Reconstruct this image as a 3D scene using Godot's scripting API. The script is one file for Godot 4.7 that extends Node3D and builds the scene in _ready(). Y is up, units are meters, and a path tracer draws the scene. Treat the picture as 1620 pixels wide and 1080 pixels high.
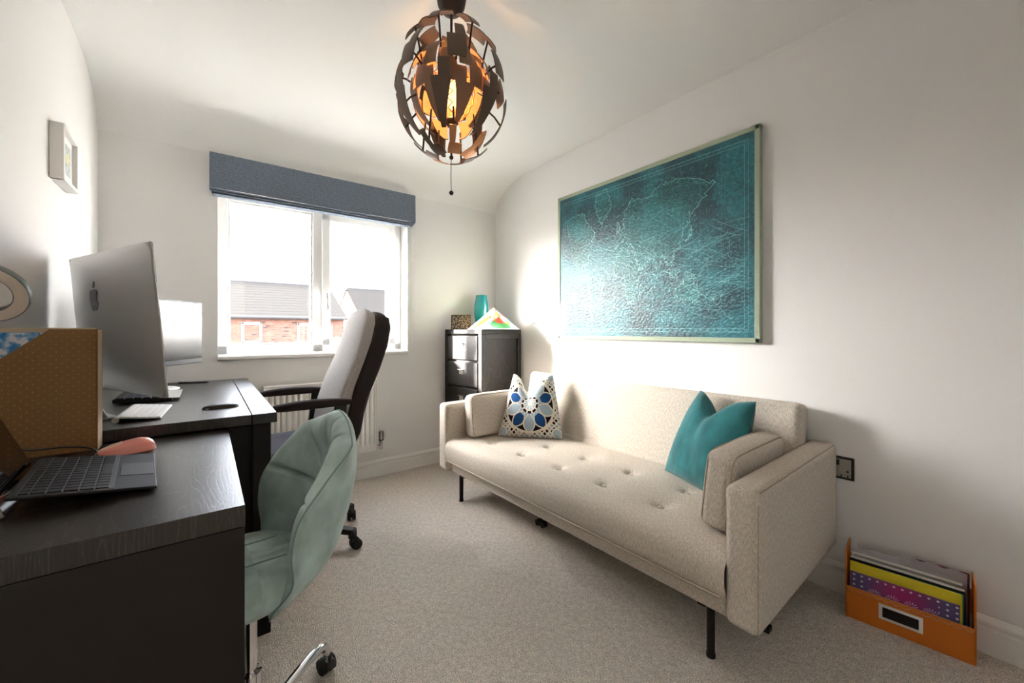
extends Node3D
# A small home office: two dark desks on the left, a beige sofa bed on the right, a window at the far end.

# ---------------------------------------------------------------- mesh builder
class MB:
	var v := PackedVector3Array()
	var n := PackedVector3Array()
	var t := PackedVector2Array()
	var ix := PackedInt32Array()
	func vert(p: Vector3, nn: Vector3, uv: Vector2) -> int:
		v.append(p); n.append(nn); t.append(uv)
		return v.size() - 1
	func tri(a: int, b: int, c: int) -> void:
		var g := (v[b] - v[a]).cross(v[c] - v[a])
		ix.append(a)
		if g.dot(n[a] + n[b] + n[c]) > 0.0:
			ix.append(c); ix.append(b)
		else:
			ix.append(b); ix.append(c)
	func quad(a: int, b: int, c: int, d: int) -> void:
		tri(a, b, c); tri(a, c, d)
	func face(p: Array, flip := false) -> void:   # flat convex polygon
		var g: Vector3 = (p[1] - p[0]).cross(p[2] - p[0]).normalized()
		if flip: g = -g
		var u: Vector3 = (p[1] - p[0]).normalized()
		var w: Vector3 = g.cross(u)
		var k := []
		for q in p: k.append(vert(q, g, Vector2((q - p[0]).dot(u), (q - p[0]).dot(w))))
		for i in range(1, p.size() - 1): tri(k[0], k[i], k[i + 1])
	func rbox(xf: Transform3D, size: Vector3, r := 0.0, seg := 2, mid := 1, bulge := Vector3.ZERO) -> void:
		var h := size * 0.5
		r = minf(r, minf(h.x, minf(h.y, h.z)) * 0.999)
		for ax in 3:
			var a1 := (ax + 1) % 3
			var a2 := (ax + 2) % 3
			for s in [-1.0, 1.0]:
				var c1 := steps(h[a1], r, seg, mid)
				var c2 := steps(h[a2], r, seg, mid)
				var base := v.size()
				for p1 in c1:
					for p2 in c2:
						var q := Vector3.ZERO
						q[ax] = h[ax] * s; q[a1] = p1; q[a2] = p2
						var nn := Vector3.ZERO
						nn[ax] = s
						if r > 0.0:
							var c := q.clamp(-h + Vector3.ONE * r, h - Vector3.ONE * r)
							nn = (q - c).normalized()
							q = c + nn * r
						if bulge != Vector3.ZERO:
							for k in 3:
								var e1: float = q[(k + 1) % 3] / h[(k + 1) % 3]
								var e2: float = q[(k + 2) % 3] / h[(k + 2) % 3]
								q[k] += bulge[k] * (q[k] / h[k]) * maxf(0.0, 1.0 - e1 * e1) * maxf(0.0, 1.0 - e2 * e2)
						var uv := Vector2(q.z, q.y) if ax == 0 else (Vector2(q.x, q.z) if ax == 1 else Vector2(q.x, q.y))
						vert(xf * q, (xf.basis * nn).normalized(), uv + Vector2(xf.origin.x + xf.origin.z, xf.origin.y))
				var m := c2.size()
				for i in c1.size() - 1:
					for j in m - 1:
						quad(base + i * m + j, base + i * m + j + 1, base + (i + 1) * m + j + 1, base + (i + 1) * m + j)
	func steps(h: float, r: float, seg: int, mid: int) -> Array:
		var o := []
		if r <= 0.0:
			for i in mid + 1: o.append(lerpf(-h, h, float(i) / mid))
			return o
		for i in seg: o.append(-h + r * (1.0 - tan((1.0 - float(i) / seg) * PI / 4)))
		for i in mid + 1: o.append(lerpf(-h + r, h - r, float(i) / mid))
		for i in seg: o.append(h - r + r * tan(float(i + 1) / seg * PI / 4))
		return o
	func grid(nu: int, nv: int, f: Callable, outward := 1.0, uvs := Vector2.ONE) -> void:
		var p := []
		for i in nu + 1:
			for j in nv + 1: p.append(f.call(float(i) / nu, float(j) / nv))
		var nn := grid_normals(p, nu, nv, outward)
		put_grid(p, nn, nu, nv, uvs)
	func grid_normals(p: Array, nu: int, nv: int, outward: float) -> Array:
		var o := []
		var m := nv + 1
		var wrap_u: bool = p[0].distance_to(p[nu * m]) < 1e-5 and p[nv / 2].distance_to(p[nu * m + nv / 2]) < 1e-5
		for i in nu + 1:
			for j in m:
				var i0 := maxi(i - 1, 0)
				var i1 := mini(i + 1, nu)
				if wrap_u and (i == 0 or i == nu):
					i0 = nu - 1; i1 = 1
				var du: Vector3 = p[i1 * m + j] - p[i0 * m + j]
				var dv: Vector3 = p[i * m + mini(j + 1, nv)] - p[i * m + maxi(j - 1, 0)]
				var g := du.cross(dv)
				if g.length() < 1e-12:
					var jj := 1 if j == 0 else (nv - 1 if j == nv else j)
					du = p[i1 * m + jj] - p[i0 * m + jj]
					g = du.cross(dv)
				o.append(g.normalized() * outward if g.length() > 1e-14 else Vector3.UP)
		return o
	func put_grid(p: Array, nn: Array, nu: int, nv: int, uvs := Vector2.ONE) -> void:
		var b := v.size()
		var m := nv + 1
		for i in nu + 1:
			for j in m: vert(p[i * m + j], nn[i * m + j], Vector2(float(i) / nu, float(j) / nv) * uvs)
		for i in nu:
			for j in nv: quad(b + i * m + j, b + i * m + j + 1, b + (i + 1) * m + j + 1, b + (i + 1) * m + j)
	func sheet(nu: int, nv: int, f: Callable, th: float, uvs := Vector2.ONE) -> void:   # a surface with thickness
		var p := []
		for i in nu + 1:
			for j in nv + 1: p.append(f.call(float(i) / nu, float(j) / nv))
		var nn := grid_normals(p, nu, nv, 1.0)
		var a := []
		var b := []
		var mn := []
		for k in p.size():
			a.append(p[k] + nn[k] * th * 0.5); b.append(p[k] - nn[k] * th * 0.5); mn.append(-nn[k])
		put_grid(a, nn, nu, nv, uvs)
		put_grid(b, mn, nu, nv, uvs)
		var m := nv + 1
		var loop := []
		for j in m: loop.append(j)
		for i in range(1, nu + 1): loop.append(i * m + nv)
		for j in range(nv - 1, -1, -1): loop.append(nu * m + j)
		for i in range(nu - 1, 0, -1): loop.append(i * m)
		var mid := Vector3.ZERO
		for k in loop: mid += p[k] / loop.size()
		for k in loop.size():
			var c: int = loop[k]
			var d: int = loop[(k + 1) % loop.size()]
			var g: Vector3 = (p[d] - p[c]).cross(nn[c]).normalized()
			if g.dot((p[c] + p[d]) * 0.5 - mid) < 0.0: g = -g
			quad(vert(a[c], g, Vector2.ZERO), vert(a[d], g, Vector2.ZERO), vert(b[d], g, Vector2.ZERO), vert(b[c], g, Vector2.ZERO))
	func tube(pts: Array, radius, sides := 8, caps := true) -> void:
		var b := v.size()
		var m := sides + 1
		var up := Vector3.UP
		var len := 0.0
		for i in pts.size():
			var d: Vector3 = (pts[mini(i + 1, pts.size() - 1)] - pts[maxi(i - 1, 0)]).normalized()
			if i > 0: len += pts[i].distance_to(pts[i - 1])
			if absf(d.dot(up)) > 0.95 and i == 0: up = Vector3.RIGHT
			var x := up.cross(d).normalized()
			up = d.cross(x).normalized()
			var r: float = radius[i] if radius is Array else radius
			for k in m:
				var a := TAU * k / sides
				var o := x * cos(a) + up * sin(a)
				vert(pts[i] + o * r, o, Vector2(float(k) / sides, len))
		for i in pts.size() - 1:
			for k in sides: quad(b + i * m + k, b + i * m + k + 1, b + (i + 1) * m + k + 1, b + (i + 1) * m + k)
		if caps:
			for e in 2:
				var i: int = 0 if e == 0 else pts.size() - 1
				var d: Vector3 = (pts[0] - pts[1]).normalized() if e == 0 else (pts[i] - pts[i - 1]).normalized()
				var c := vert(pts[i], d, Vector2.ZERO)
				var first := v.size()
				for k in m: vert(v[b + i * m + k], d, Vector2.ZERO)
				for k in sides: tri(c, first + k, first + k + 1)
	func lathe(xf: Transform3D, prof: Array, segs := 24) -> void:   # profile of Vector2(radius, height)
		grid(segs, prof.size() - 1, func(u, w):
			var q: Vector2 = prof[roundi(w * (prof.size() - 1))]
			return xf * Vector3(cos(u * TAU) * q.x, q.y, -sin(u * TAU) * q.x), 1.0)
	func ball(xf: Transform3D, r: Vector3, segs := 16) -> void:
		grid(segs, segs / 2, func(u, w): return xf * (Vector3(cos(u * TAU) * sin(w * PI), -cos(w * PI), -sin(u * TAU) * sin(w * PI)) * r), 1.0)
	func prism(xf: Transform3D, poly: PackedVector2Array, depth: float) -> void:   # polygon in local xy, from z = 0 to depth
		var tr := Geometry2D.triangulate_polygon(poly)
		for e in 2:
			var z := depth * e
			var g := xf.basis * Vector3(0, 0, -1.0 if e == 0 else 1.0)
			var b := v.size()
			for q in poly: vert(xf * Vector3(q.x, q.y, z), g.normalized(), q)
			for i in range(0, tr.size(), 3): tri(b + tr[i], b + tr[i + 1], b + tr[i + 2])
		var cw := -1.0 if Geometry2D.is_polygon_clockwise(poly) else 1.0
		for i in poly.size():
			var p := poly[i]
			var q := poly[(i + 1) % poly.size()]
			var e := (q - p).normalized()
			var g := (xf.basis * Vector3(e.y, -e.x, 0) * cw).normalized()
			var l := p.distance_to(q)
			quad(vert(xf * Vector3(p.x, p.y, 0), g, Vector2(0, 0)), vert(xf * Vector3(q.x, q.y, 0), g, Vector2(l, 0)), vert(xf * Vector3(q.x, q.y, depth), g, Vector2(l, depth)), vert(xf * Vector3(p.x, p.y, depth), g, Vector2(0, depth)))
	func loft(xfs: Array, ab: Array, e := 4.0, sides := 24, caps := true, uvs := Vector2.ONE) -> void:   # superellipse sections in each transform's xy plane
		var p := []
		var m := xfs.size()
		for k in sides + 1:
			var a := TAU * k / sides
			var c := cos(a)
			var s := sin(a)
			var q := Vector2(signf(c) * pow(absf(c), 2.0 / e), signf(s) * pow(absf(s), 2.0 / e))
			for i in m: p.append(xfs[i] * Vector3(q.x * ab[i].x, q.y * ab[i].y, 0))
		var axis: Vector3 = xfs[m - 1].origin - xfs[0].origin
		var nn := grid_normals(p, sides, m - 1, 1.0)
		var j := m / 2
		var sgn := 1.0 if nn[j].dot(p[j] - xfs[j].origin) > 0.0 else -1.0
		for k in nn.size(): nn[k] = nn[k] * sgn
		put_grid(p, nn, sides, m - 1, uvs)
		if caps:
			for w in 2:
				var i: int = 0 if w == 0 else m - 1
				var g: Vector3 = xfs[i].basis.z.normalized()
				if (g.dot(axis) > 0.0) == (w == 0): g = -g
				var c := vert(xfs[i].origin, g, Vector2(0.5, 0.5))
				var b := v.size()
				for k in sides + 1: vert(p[k * m + i], g, Vector2(0.5, 0.5))
				for k in sides: tri(c, b + k, b + k + 1)
	func mesh() -> ArrayMesh:
		var arr := []
		arr.resize(Mesh.ARRAY_MAX)
		arr[Mesh.ARRAY_VERTEX] = v; arr[Mesh.ARRAY_NORMAL] = n; arr[Mesh.ARRAY_TEX_UV] = t; arr[Mesh.ARRAY_INDEX] = ix
		var o := ArrayMesh.new()
		o.add_surface_from_arrays(Mesh.PRIMITIVE_TRIANGLES, arr)
		return o

# ---------------------------------------------------------------- scene helpers
var M := {}
const RIGHT := 2.13      # right wall
const LEFT := -0.462     # left wall
const BACK := -3.05      # window wall
const FRONT := 0.34      # wall behind the camera
const TOP := 2.42        # ceiling

func at(x: float, y: float, z: float) -> Transform3D:
	return Transform3D(Basis(), Vector3(x, y, z))

func turned(p: Vector3, deg: Vector3) -> Transform3D:
	return Transform3D(Basis.from_euler(deg * PI / 180.0), p)

func part(mb: MB, called: String, m: Material, parent: Node) -> MeshInstance3D:
	var o := MeshInstance3D.new()
	o.name = called
	o.mesh = mb.mesh()
	o.material_override = m
	parent.add_child(o, true)
	return o

func share(mesh: Mesh, called: String, m: Material, parent: Node, xf: Transform3D) -> MeshInstance3D:
	var o := MeshInstance3D.new()
	o.name = called
	o.mesh = mesh
	o.material_override = m
	o.transform = xf
	parent.add_child(o, true)
	return o

var taken := {}
func numbered(called: String) -> String:
	var k: int = taken.get(called, 0)
	taken[called] = k + 1
	return called if k == 0 else "%s_%03d" % [called, k]

func thing(called: String, label: String, category: String, p := Vector3.ZERO, turn := 0.0, group := "") -> Node3D:
	var o := Node3D.new()
	o.name = numbered(called)
	add_child(o)
	o.position = p
	o.rotation_degrees.y = turn
	o.set_meta("label", label)
	o.set_meta("category", category)
	if group: o.set_meta("group", group)
	return o

func structure(mb: MB, called: String, m: Material) -> MeshInstance3D:
	var o := part(mb, called, m, self)
	o.set_meta("kind", "structure")
	return o

func tag(o: Node, label: String, category: String, group := "") -> void:
	o.set_meta("label", label)
	o.set_meta("category", category)
	if group: o.set_meta("group", group)

func mat(rgb: Array, rough := 0.7, metal := 0.0, spec := 0.5) -> StandardMaterial3D:
	var m := StandardMaterial3D.new()
	m.albedo_color = Color8(rgb[0], rgb[1], rgb[2])
	m.roughness = rough
	m.metallic = metal
	m.metallic_specular = spec
	return m

func noise(freq: float, seed_: int, octaves := 3) -> FastNoiseLite:
	var f := FastNoiseLite.new()
	f.seed = seed_
	f.frequency = freq
	f.fractal_octaves = octaves
	return f

func textured(w: int, h: int, f: Callable) -> ImageTexture:
	var im := Image.create(w, h, false, Image.FORMAT_RGB8)
	for y in h:
		for x in w: im.set_pixel(x, y, f.call(x, y))
	return ImageTexture.create_from_image(im)

func bumps(w: int, h: int, strength: float, f: Callable) -> ImageTexture:
	var im := Image.create(w, h, false, Image.FORMAT_RGBA8)
	for y in h:
		for x in w:
			var k: float = f.call(x, y)
			im.set_pixel(x, y, Color(k, k, k))
	im.bump_map_to_normal_map(strength)
	return ImageTexture.create_from_image(im)

func with_bump(m: StandardMaterial3D, tex: Texture2D, scale := 1.0) -> StandardMaterial3D:
	m.normal_enabled = true
	m.normal_texture = tex
	m.normal_scale = scale
	return m

func tri_map(m: StandardMaterial3D, scale: Vector3, world := false) -> StandardMaterial3D:
	m.uv1_triplanar = true
	m.uv1_world_triplanar = world
	m.uv1_scale = scale
	return m

const LANDING_FILL := 0.8  # energy of the fill light added on the landing

func _ready() -> void:
	camera_and_light()
	materials()
	shell()
	window()
	outside()
	wall_things()
	pendant()
	desks()
	sofa()
	cushions()
	cabinet()
	office_chair()
	green_chair()
	computers()
	magazine_holder()

# ---------------------------------------------------------------- camera, light
func camera_and_light() -> void:
	var cam := Camera3D.new()
	cam.name = "camera"
	cam.projection = Camera3D.PROJECTION_FRUSTUM
	cam.near = 0.05
	cam.far = 200.0
	cam.size = 2.0 * 0.05 * 540.0 / 635.0
	cam.frustum_offset = Vector2(0, -0.05 * 17.0 / 635.0)
	cam.position = Vector3(0, 1.10, 0)
	cam.rotation_degrees = Vector3(0, -37.3, 0)
	add_child(cam)
	cam.current = true

	var e := Environment.new()
	e.background_mode = Environment.BG_SKY
	var sm := ProceduralSkyMaterial.new()
	sm.sky_top_color = Color(0.90, 0.93, 0.98)
	sm.sky_horizon_color = Color(0.98, 0.98, 1.0)
	sm.ground_bottom_color = Color(0.45, 0.43, 0.4)
	sm.ground_horizon_color = Color(0.7, 0.69, 0.67)
	sm.sky_energy_multiplier = 2.0
	sm.sun_angle_max = 50.0
	sm.sun_curve = 0.8
	sm.ground_energy_multiplier = 1.0
	var sky := Sky.new()
	sky.sky_material = sm
	e.sky = sky
	e.tonemap_mode = Environment.TONE_MAPPER_LINEAR
	e.tonemap_exposure = 3.1
	e.sdfgi_enabled = true
	e.ssao_enabled = true
	e.ssil_enabled = true
	var we := WorldEnvironment.new()
	we.name = "surroundings"
	we.environment = e
	add_child(we)

	# low sun from beyond the window, travelling to the right wall
	var sun := DirectionalLight3D.new()
	sun.name = "sun"
	sun.light_color = Color(1.0, 0.98, 0.955)
	sun.light_energy = 13.0
	sun.sky_mode = DirectionalLight3D.SKY_MODE_LIGHT_ONLY
	sun.light_angular_distance = 2.5
	sun.shadow_enabled = true
	add_child(sun)
	sun.look_at_from_position(Vector3.ZERO, Vector3(0.28, -0.10, 0.163), Vector3.UP)
	# thin cloud spreads much of the sunlight into a bright patch of sky round the sun
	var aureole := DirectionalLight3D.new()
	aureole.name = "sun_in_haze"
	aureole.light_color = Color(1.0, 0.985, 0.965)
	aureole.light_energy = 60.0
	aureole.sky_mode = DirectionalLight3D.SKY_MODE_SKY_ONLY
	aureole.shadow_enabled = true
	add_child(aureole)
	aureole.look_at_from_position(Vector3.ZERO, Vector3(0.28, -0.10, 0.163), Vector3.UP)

# ---------------------------------------------------------------- materials
func materials() -> void:
	var n1 := noise(0.02, 1)
	var n2 := noise(0.11, 2)
	var n3 := noise(0.006, 3)
	M.wall = mat([234, 233, 231], 0.9)
	M.ceiling = mat([239, 239, 237], 0.95)
	M.white_gloss = mat([240, 240, 238], 0.3)
	M.white_satin = mat([236, 234, 230], 0.5)
	M.upvc = mat([244, 244, 243], 0.28)
	var glass := mat([60, 62, 62], 0.02)
	glass.albedo_color.a = 0.015
	glass.transparency = BaseMaterial3D.TRANSPARENCY_ALPHA
	M.glass = glass
	# carpet: short twisted pile, flecked
	var cf := noise(0.16, 5, 3)
	var cg := noise(0.035, 6, 2)
	var carpet := mat([255, 255, 255], 1.0, 0.0, 0.1)
	carpet.albedo_texture = textured(512, 512, func(x, y):
		var k: float = 0.87 + cf.get_noise_2d(x, y) * 0.24 + cg.get_noise_2d(x, y) * 0.06
		return Color(k * 1.0, k * 0.955, k * 0.905))
	with_bump(carpet, bumps(512, 512, 6.0, func(x, y): return 0.5 + cf.get_noise_2d(x, y) * 0.6), 1.0)
	tri_map(carpet, Vector3.ONE * 2.0, true)
	M.carpet = carpet
	# black-brown stained ash: dark ground with paler pores along v
	var wood_at := func(x, y):
		var bend: float = n3.get_noise_2d(x * 1.2, y * 0.3) * 8.0 + n1.get_noise_2d(x * 0.9, y * 0.12) * 1.6
		var ring := absf(fposmod(x * 0.085 + bend, 1.0) - 0.5) * 2.0
		var pore: float = maxf(0.0, n2.get_noise_2d(x * 5.0, y * 0.35))
		return pow(ring, 8.0) * 0.8 + pore * 0.5
	var wood := mat([255, 255, 255], 0.32, 0.0, 0.5)
	wood.albedo_texture = textured(512, 512, func(x, y):
		var k: float = wood_at.call(x, y)
		return Color(0.105 + 0.18 * k, 0.095 + 0.175 * k, 0.09 + 0.17 * k))
	with_bump(wood, bumps(512, 512, 3.0, func(x, y): return 0.6 - 0.35 * wood_at.call(x, y)), 0.07)
	wood.uv1_scale = Vector3(1.7, 0.9, 1)
	M.wood = wood
	var wood_plain := mat([30, 26, 25], 0.55, 0.0, 0.35)
	M.wood_plain = wood_plain
	M.cabinet_wood = wood.duplicate()
	M.cabinet_wood.roughness = 0.48
	M.cabinet_wood.metallic_specular = 0.32
	M.gap = mat([14, 12, 12], 0.8)
	# sofa cloth: slubby weave with threads running along v
	var sf := noise(0.05, 9, 3)
	var weave := func(x, y):
		var a: float = sf.get_noise_2d(x * 7.0, y * 0.55)
		var b: float = sf.get_noise_2d(x * 0.7 + 300.0, y * 6.0)
		return a * 0.7 + b * 0.35
	var cloth := mat([255, 255, 255], 0.95, 0.0, 0.2)
	cloth.albedo_texture = textured(512, 512, func(x, y):
		var k: float = 1.0 + 0.34 * weave.call(x, y)
		return Color(0.80 * k, 0.762 * k, 0.712 * k))
	with_bump(cloth, bumps(512, 512, 4.0, func(x, y): return 0.5 + 0.6 * weave.call(x, y)), 0.6)
	cloth.uv1_scale = Vector3(3.2, 3.2, 1)
	M.cloth = cloth
	M.cloth_seam = mat([168, 155, 138], 0.95)
	var heather := func(c: Color, amp: float, sd: int):
		var h := noise(0.22, sd, 2)
		return textured(256, 256, func(x, y):
			var k: float = 1.0 + amp * h.get_noise_2d(x, y * 1.6) + amp * 0.6 * h.get_noise_2d(x * 0.2 + 90.0, y * 3.0)
			return Color(c.r * k, c.g * k, c.b * k))
	M.blind = tri_map(mat([255, 255, 255], 0.95, 0.0, 0.2), Vector3.ONE * 3.0)
	M.blind.albedo_texture = heather.call(Color8(110, 119, 132), 0.45, 21)
	M.grey_cloth = tri_map(mat([255, 255, 255], 0.95, 0.0, 0.2), Vector3.ONE * 4.0)
	M.grey_cloth.albedo_texture = heather.call(Color8(168, 165, 163), 0.3, 22)
	M.dark_cloth = tri_map(mat([255, 255, 255], 0.9, 0.0, 0.2), Vector3.ONE * 4.0)
	M.dark_cloth.albedo_texture = heather.call(Color8(50, 45, 46), 0.3, 23)
	M.seat_cloth = tri_map(mat([255, 255, 255], 0.95, 0.0, 0.2), Vector3.ONE * 4.0)
	M.seat_cloth.albedo_texture = heather.call(Color8(96, 96, 102), 0.4, 24)
	var vn := noise(0.012, 31, 4)
	var velvet := func(c: Color, sd: int):
		var h := noise(0.018, sd, 4)
		return textured(256, 256, func(x, y):
			var k: float = 1.0 + 0.28 * h.get_noise_2d(x, y * 0.6)
			return Color(c.r * k, c.g * k, c.b * k))
	M.green_velvet = tri_map(mat([255, 255, 255], 0.7, 0.0, 0.3), Vector3.ONE * 2.2)
	M.green_velvet.albedo_texture = velvet.call(Color8(174, 198, 195), 33)
	M.green_velvet.rim_enabled = true
	M.green_velvet.rim = 0.5
	M.green_velvet.rim_tint = 0.6
	M.teal_velvet = tri_map(mat([255, 255, 255], 0.8, 0.0, 0.3), Vector3.ONE * 2.5)
	M.teal_velvet.albedo_texture = velvet.call(Color8(42, 110, 114), 34)
	M.teal_velvet.rim_enabled = true
	M.teal_velvet.rim = 0.5
	M.teal_velvet.rim_tint = 0.6
	M.seam = mat([132, 158, 153], 0.9)
	M.black_metal = mat([26, 25, 26], 0.4, 0.4)
	M.black_plastic = mat([22, 21, 22], 0.45)
	M.rubber = mat([16, 16, 17], 0.8)
	M.chrome = mat([225, 225, 228], 0.06, 1.0)
	M.steel = mat([190, 188, 184], 0.25, 1.0)
	M.silver = mat([186, 186, 184], 0.36, 0.4)
	M.silver_edge = mat([150, 148, 145], 0.4, 0.7)
	M.emblem = mat([118, 119, 126], 0.3, 0.4)
	M.screen_black = mat([8, 8, 9], 0.05, 0.0, 0.9)
	M.screen_satin = mat([46, 47, 46], 0.24, 0.0, 0.55)
	M.bezel = mat([96, 97, 97], 0.5)
	M.key_black = mat([17, 17, 19], 0.6, 0.0, 0.35)
	M.keyboard_black = mat([24, 24, 26], 0.62, 0.0, 0.35)
	M.key_bed = mat([66, 66, 70], 0.6, 0.0, 0.35)
	M.key_white = mat([232, 232, 232], 0.5)
	M.pink = mat([226, 140, 128], 0.3)
	M.pink_pale = mat([232, 184, 168], 0.35)
	M.cable_black = mat([24, 22, 22], 0.45)
	M.cable_white = mat([225, 225, 222], 0.5)
	M.bronze = mat([92, 74, 61], 0.45, 0.3)
	M.bronze_pale = mat([136, 106, 84], 0.45, 0.2)
	M.copper = mat([186, 128, 84], 0.4, 0.5)
	M.bronze_dark = mat([42, 35, 32], 0.5, 0.3)
	var bulb := mat([255, 214, 160], 0.3)
	bulb.emission_enabled = true
	bulb.emission = Color(1.0, 0.72, 0.40)
	bulb.emission_energy_multiplier = 1.6
	M.bulb = bulb

	# printed things
	M.kraft = mat([255, 255, 255], 0.85)
	M.kraft.albedo_texture = textured(128, 128, func(x, y):
		var k: float = 1.0 + 0.10 * n2.get_noise_2d(x * 2.0, y * 2.0)
		for d in [Vector2(32, 32), Vector2(96, 96)]:
			if Vector2(x, y).distance_to(d) < 5.0: return Color(0.90, 0.84, 0.70)
		return Color(0.52 * k, 0.38 * k, 0.225 * k))
	M.kraft.uv1_scale = Vector3(48, 48, 1)
	M.kraft_plain = mat([196, 176, 150], 0.85)
	var wc := noise(0.010, 41, 4)
	var wd := noise(0.02, 42, 4)
	M.book_cover = mat([255, 255, 255], 0.35)
	M.book_cover.albedo_texture = textured(256, 256, func(x, y):
		var a: float = wc.get_noise_2d(x, y) + wd.get_noise_2d(x, y) * 0.4
		var c := Color(0.86, 0.85, 0.88)
		if y < 150: c = c.lerp(Color(0.13, 0.45, 0.72), clampf(0.55 + a * 1.6 - absf(y - 80.0) / 160.0, 0.0, 1.0))
		else: c = c.lerp(Color(0.55, 0.38, 0.14), clampf(0.5 + a * 1.8, 0.0, 1.0))
		if y > 200: c = c.lerp(Color(0.40, 0.45, 0.10), clampf(0.3 + a * 2.0, 0.0, 1.0))
		var head := Vector2((x - 172.0) / 24.0, (y - 108.0) / 28.0)
		if head.length() < 1.0: c = Color(0.18, 0.10, 0.10)
		if Vector2((x - 174.0) / 18.0, (y - 120.0) / 20.0).length() < 1.0: c = Color(0.62, 0.36, 0.28)
		if y > 140 and y < 190 and absf(x - 172.0) < 14.0 + (y - 140.0) * 0.5: c = Color(0.75, 0.70, 0.74)
		return c)
	M.paper = mat([232, 230, 226], 0.8)
	M.mount = mat([240, 239, 236], 0.8)
	M.small_print = mat([255, 255, 255], 0.5)
	M.small_print.albedo_texture = textured(64, 64, func(x, y):
		var a: float = wd.get_noise_2d(x * 4.0, y * 4.0)
		var c := Color(0.62, 0.66, 0.62).lerp(Color(0.80, 0.82, 0.84), clampf(0.5 + a * 1.5, 0, 1))
		if Vector2((x - 40.0) / 10.0, (y - 28.0) / 12.0).length() < 1.0: c = Color(0.85, 0.80, 0.55)
		return c)
	M.collage = mat([255, 255, 255], 0.4)
	M.collage.albedo_texture = textured(128, 96, func(x, y):
		var a: float = n2.get_noise_2d(x, y) + wd.get_noise_2d(x * 3.0, y * 3.0)
		var c := Color(0.10, 0.08, 0.07).lerp(Color(0.62, 0.55, 0.47), clampf(0.35 + a * 2.2, 0, 1))
		if x < 7 or y < 7 or x > 120 or y > 88 or absi(x - 62) < 3: c = Color(0.09, 0.07, 0.06).lerp(Color(0.55, 0.48, 0.38), clampf(a * 3.0, 0, 1))
		return c)
	M.hat = mat([255, 255, 255], 0.6)
	M.hat.albedo_texture = textured(512, 128, func(x, y):
		var c := Color(0.86, 0.85, 0.85)
		var px: float = x * 0.9
		var a: float = wc.get_noise_2d(px * 1.3, y * 1.3)
		var b: float = wc.get_noise_2d(px * 1.3 + 900.0, y * 1.3)
		var g: float = wc.get_noise_2d(px * 1.3 + 1800.0, y * 1.3)
		if y < 52: c = c.lerp(Color(0.45, 0.76, 0.88), clampf(0.45 + g * 2.0, 0, 1))
		if a > 0.16: c = c.lerp(Color(0.90, 0.33, 0.20), clampf((a - 0.16) * 7.0, 0, 1))
		if b > 0.16: c = c.lerp(Color(0.95, 0.72, 0.20), clampf((b - 0.16) * 7.0, 0, 1))
		if g > 0.20: c = c.lerp(Color(0.25, 0.58, 0.30), clampf((g - 0.20) * 7.0, 0, 1))
		if a < -0.28: c = c.lerp(Color(0.16, 0.45, 0.70), clampf((-0.28 - a) * 6.0, 0, 1))
		if y < 12: c = Color(0.72, 0.88, 0.86)
		return c)
	var teal_glass := mat([20, 150, 158], 0.12)
	teal_glass.albedo_color.a = 0.35
	teal_glass.refraction_enabled = true
	teal_glass.refraction_scale = 0.05
	M.teal_glass = mat([24, 140, 146], 0.12)
	M.orange = mat([214, 116, 22], 0.6)
	M.black_card = mat([10, 10, 10], 0.35)
	M.yellow = mat([226, 206, 40], 0.5)
	M.teal_card = mat([60, 170, 160], 0.6)
	M.purple = mat([255, 255, 255], 0.45)
	M.purple.albedo_texture = textured(256, 96, func(x, y):
		var c := Color(0.36, 0.31, 0.50).lerp(Color(0.66, 0.16, 0.44), clampf(1.2 - absf(x - 128.0) / 80.0, 0, 1))
		for k in 4:
			var d := Vector2(x - 62.0 - k * 44.0, (y - 58.0) * 1.0)
			if d.length() < 18.0 and fposmod(d.angle() * 14.0 / TAU, 1.0) < 0.32 and d.length() > 5.0: c = Color(0.90, 0.80, 0.86)
		if x < 46 or x > 210 or y < 20:
			if Vector2(fposmod(x, 20) - 10.0, (fposmod(y, 18) - 9.0)).length() < 3.6: c = Color(0.90, 0.88, 0.92)
		return c)
	var sleeve := mat([235, 230, 236], 0.15)
	sleeve.albedo_color.a = 0.35
	sleeve.transparency = BaseMaterial3D.TRANSPARENCY_ALPHA
	M.sleeve = sleeve
	M.brick = mat([255, 255, 255], 0.9)
	M.brick.albedo_texture = textured(256, 256, func(x, y):
		var row := int(y / 8)
		var bx := int((x + (row % 2) * 11) / 21.33)
		var h := absi(hash(Vector2i(bx % 12, row))) % 100 / 100.0
		var joint: bool = y % 8 == 0 or fposmod(x + (row % 2) * 11, 21.33) < 1.0
		var c := Color(0.42, 0.275, 0.225).lerp(Color(0.52, 0.37, 0.31), h)
		if h > 0.93: c = Color(0.28, 0.21, 0.20)
		return Color(0.55, 0.47, 0.42) if joint else c)
	tri_map(M.brick, Vector3.ONE / 2.4, true)
	M.roof = mat([255, 255, 255], 0.95, 0.0, 0.15)
	M.roof.albedo_texture = textured(128, 128, func(x, y):
		var k: float = 0.22 + 0.03 * n2.get_noise_2d(x * 2.0, y * 3.0)
		if y % 16 < 2: k *= 0.72
		return Color(k * 1.03, k * 0.99, k * 0.95))
	M.roof.uv1_scale = Vector3(0.4, 0.4, 1)
	M.gable_brick = mat([92, 62, 48], 0.9)
	M.ridge = mat([70, 69, 70], 0.9)
	M.tarmac = mat([92, 90, 87], 0.95)
	M.far_glass = mat([112, 112, 110], 0.35)
	M.curtain = mat([150, 144, 136], 0.9)
	M.pattern = mat([255, 255, 255], 0.9, 0.0, 0.2)
	M.pattern.albedo_texture = textured(384, 384, tile_print)
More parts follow.
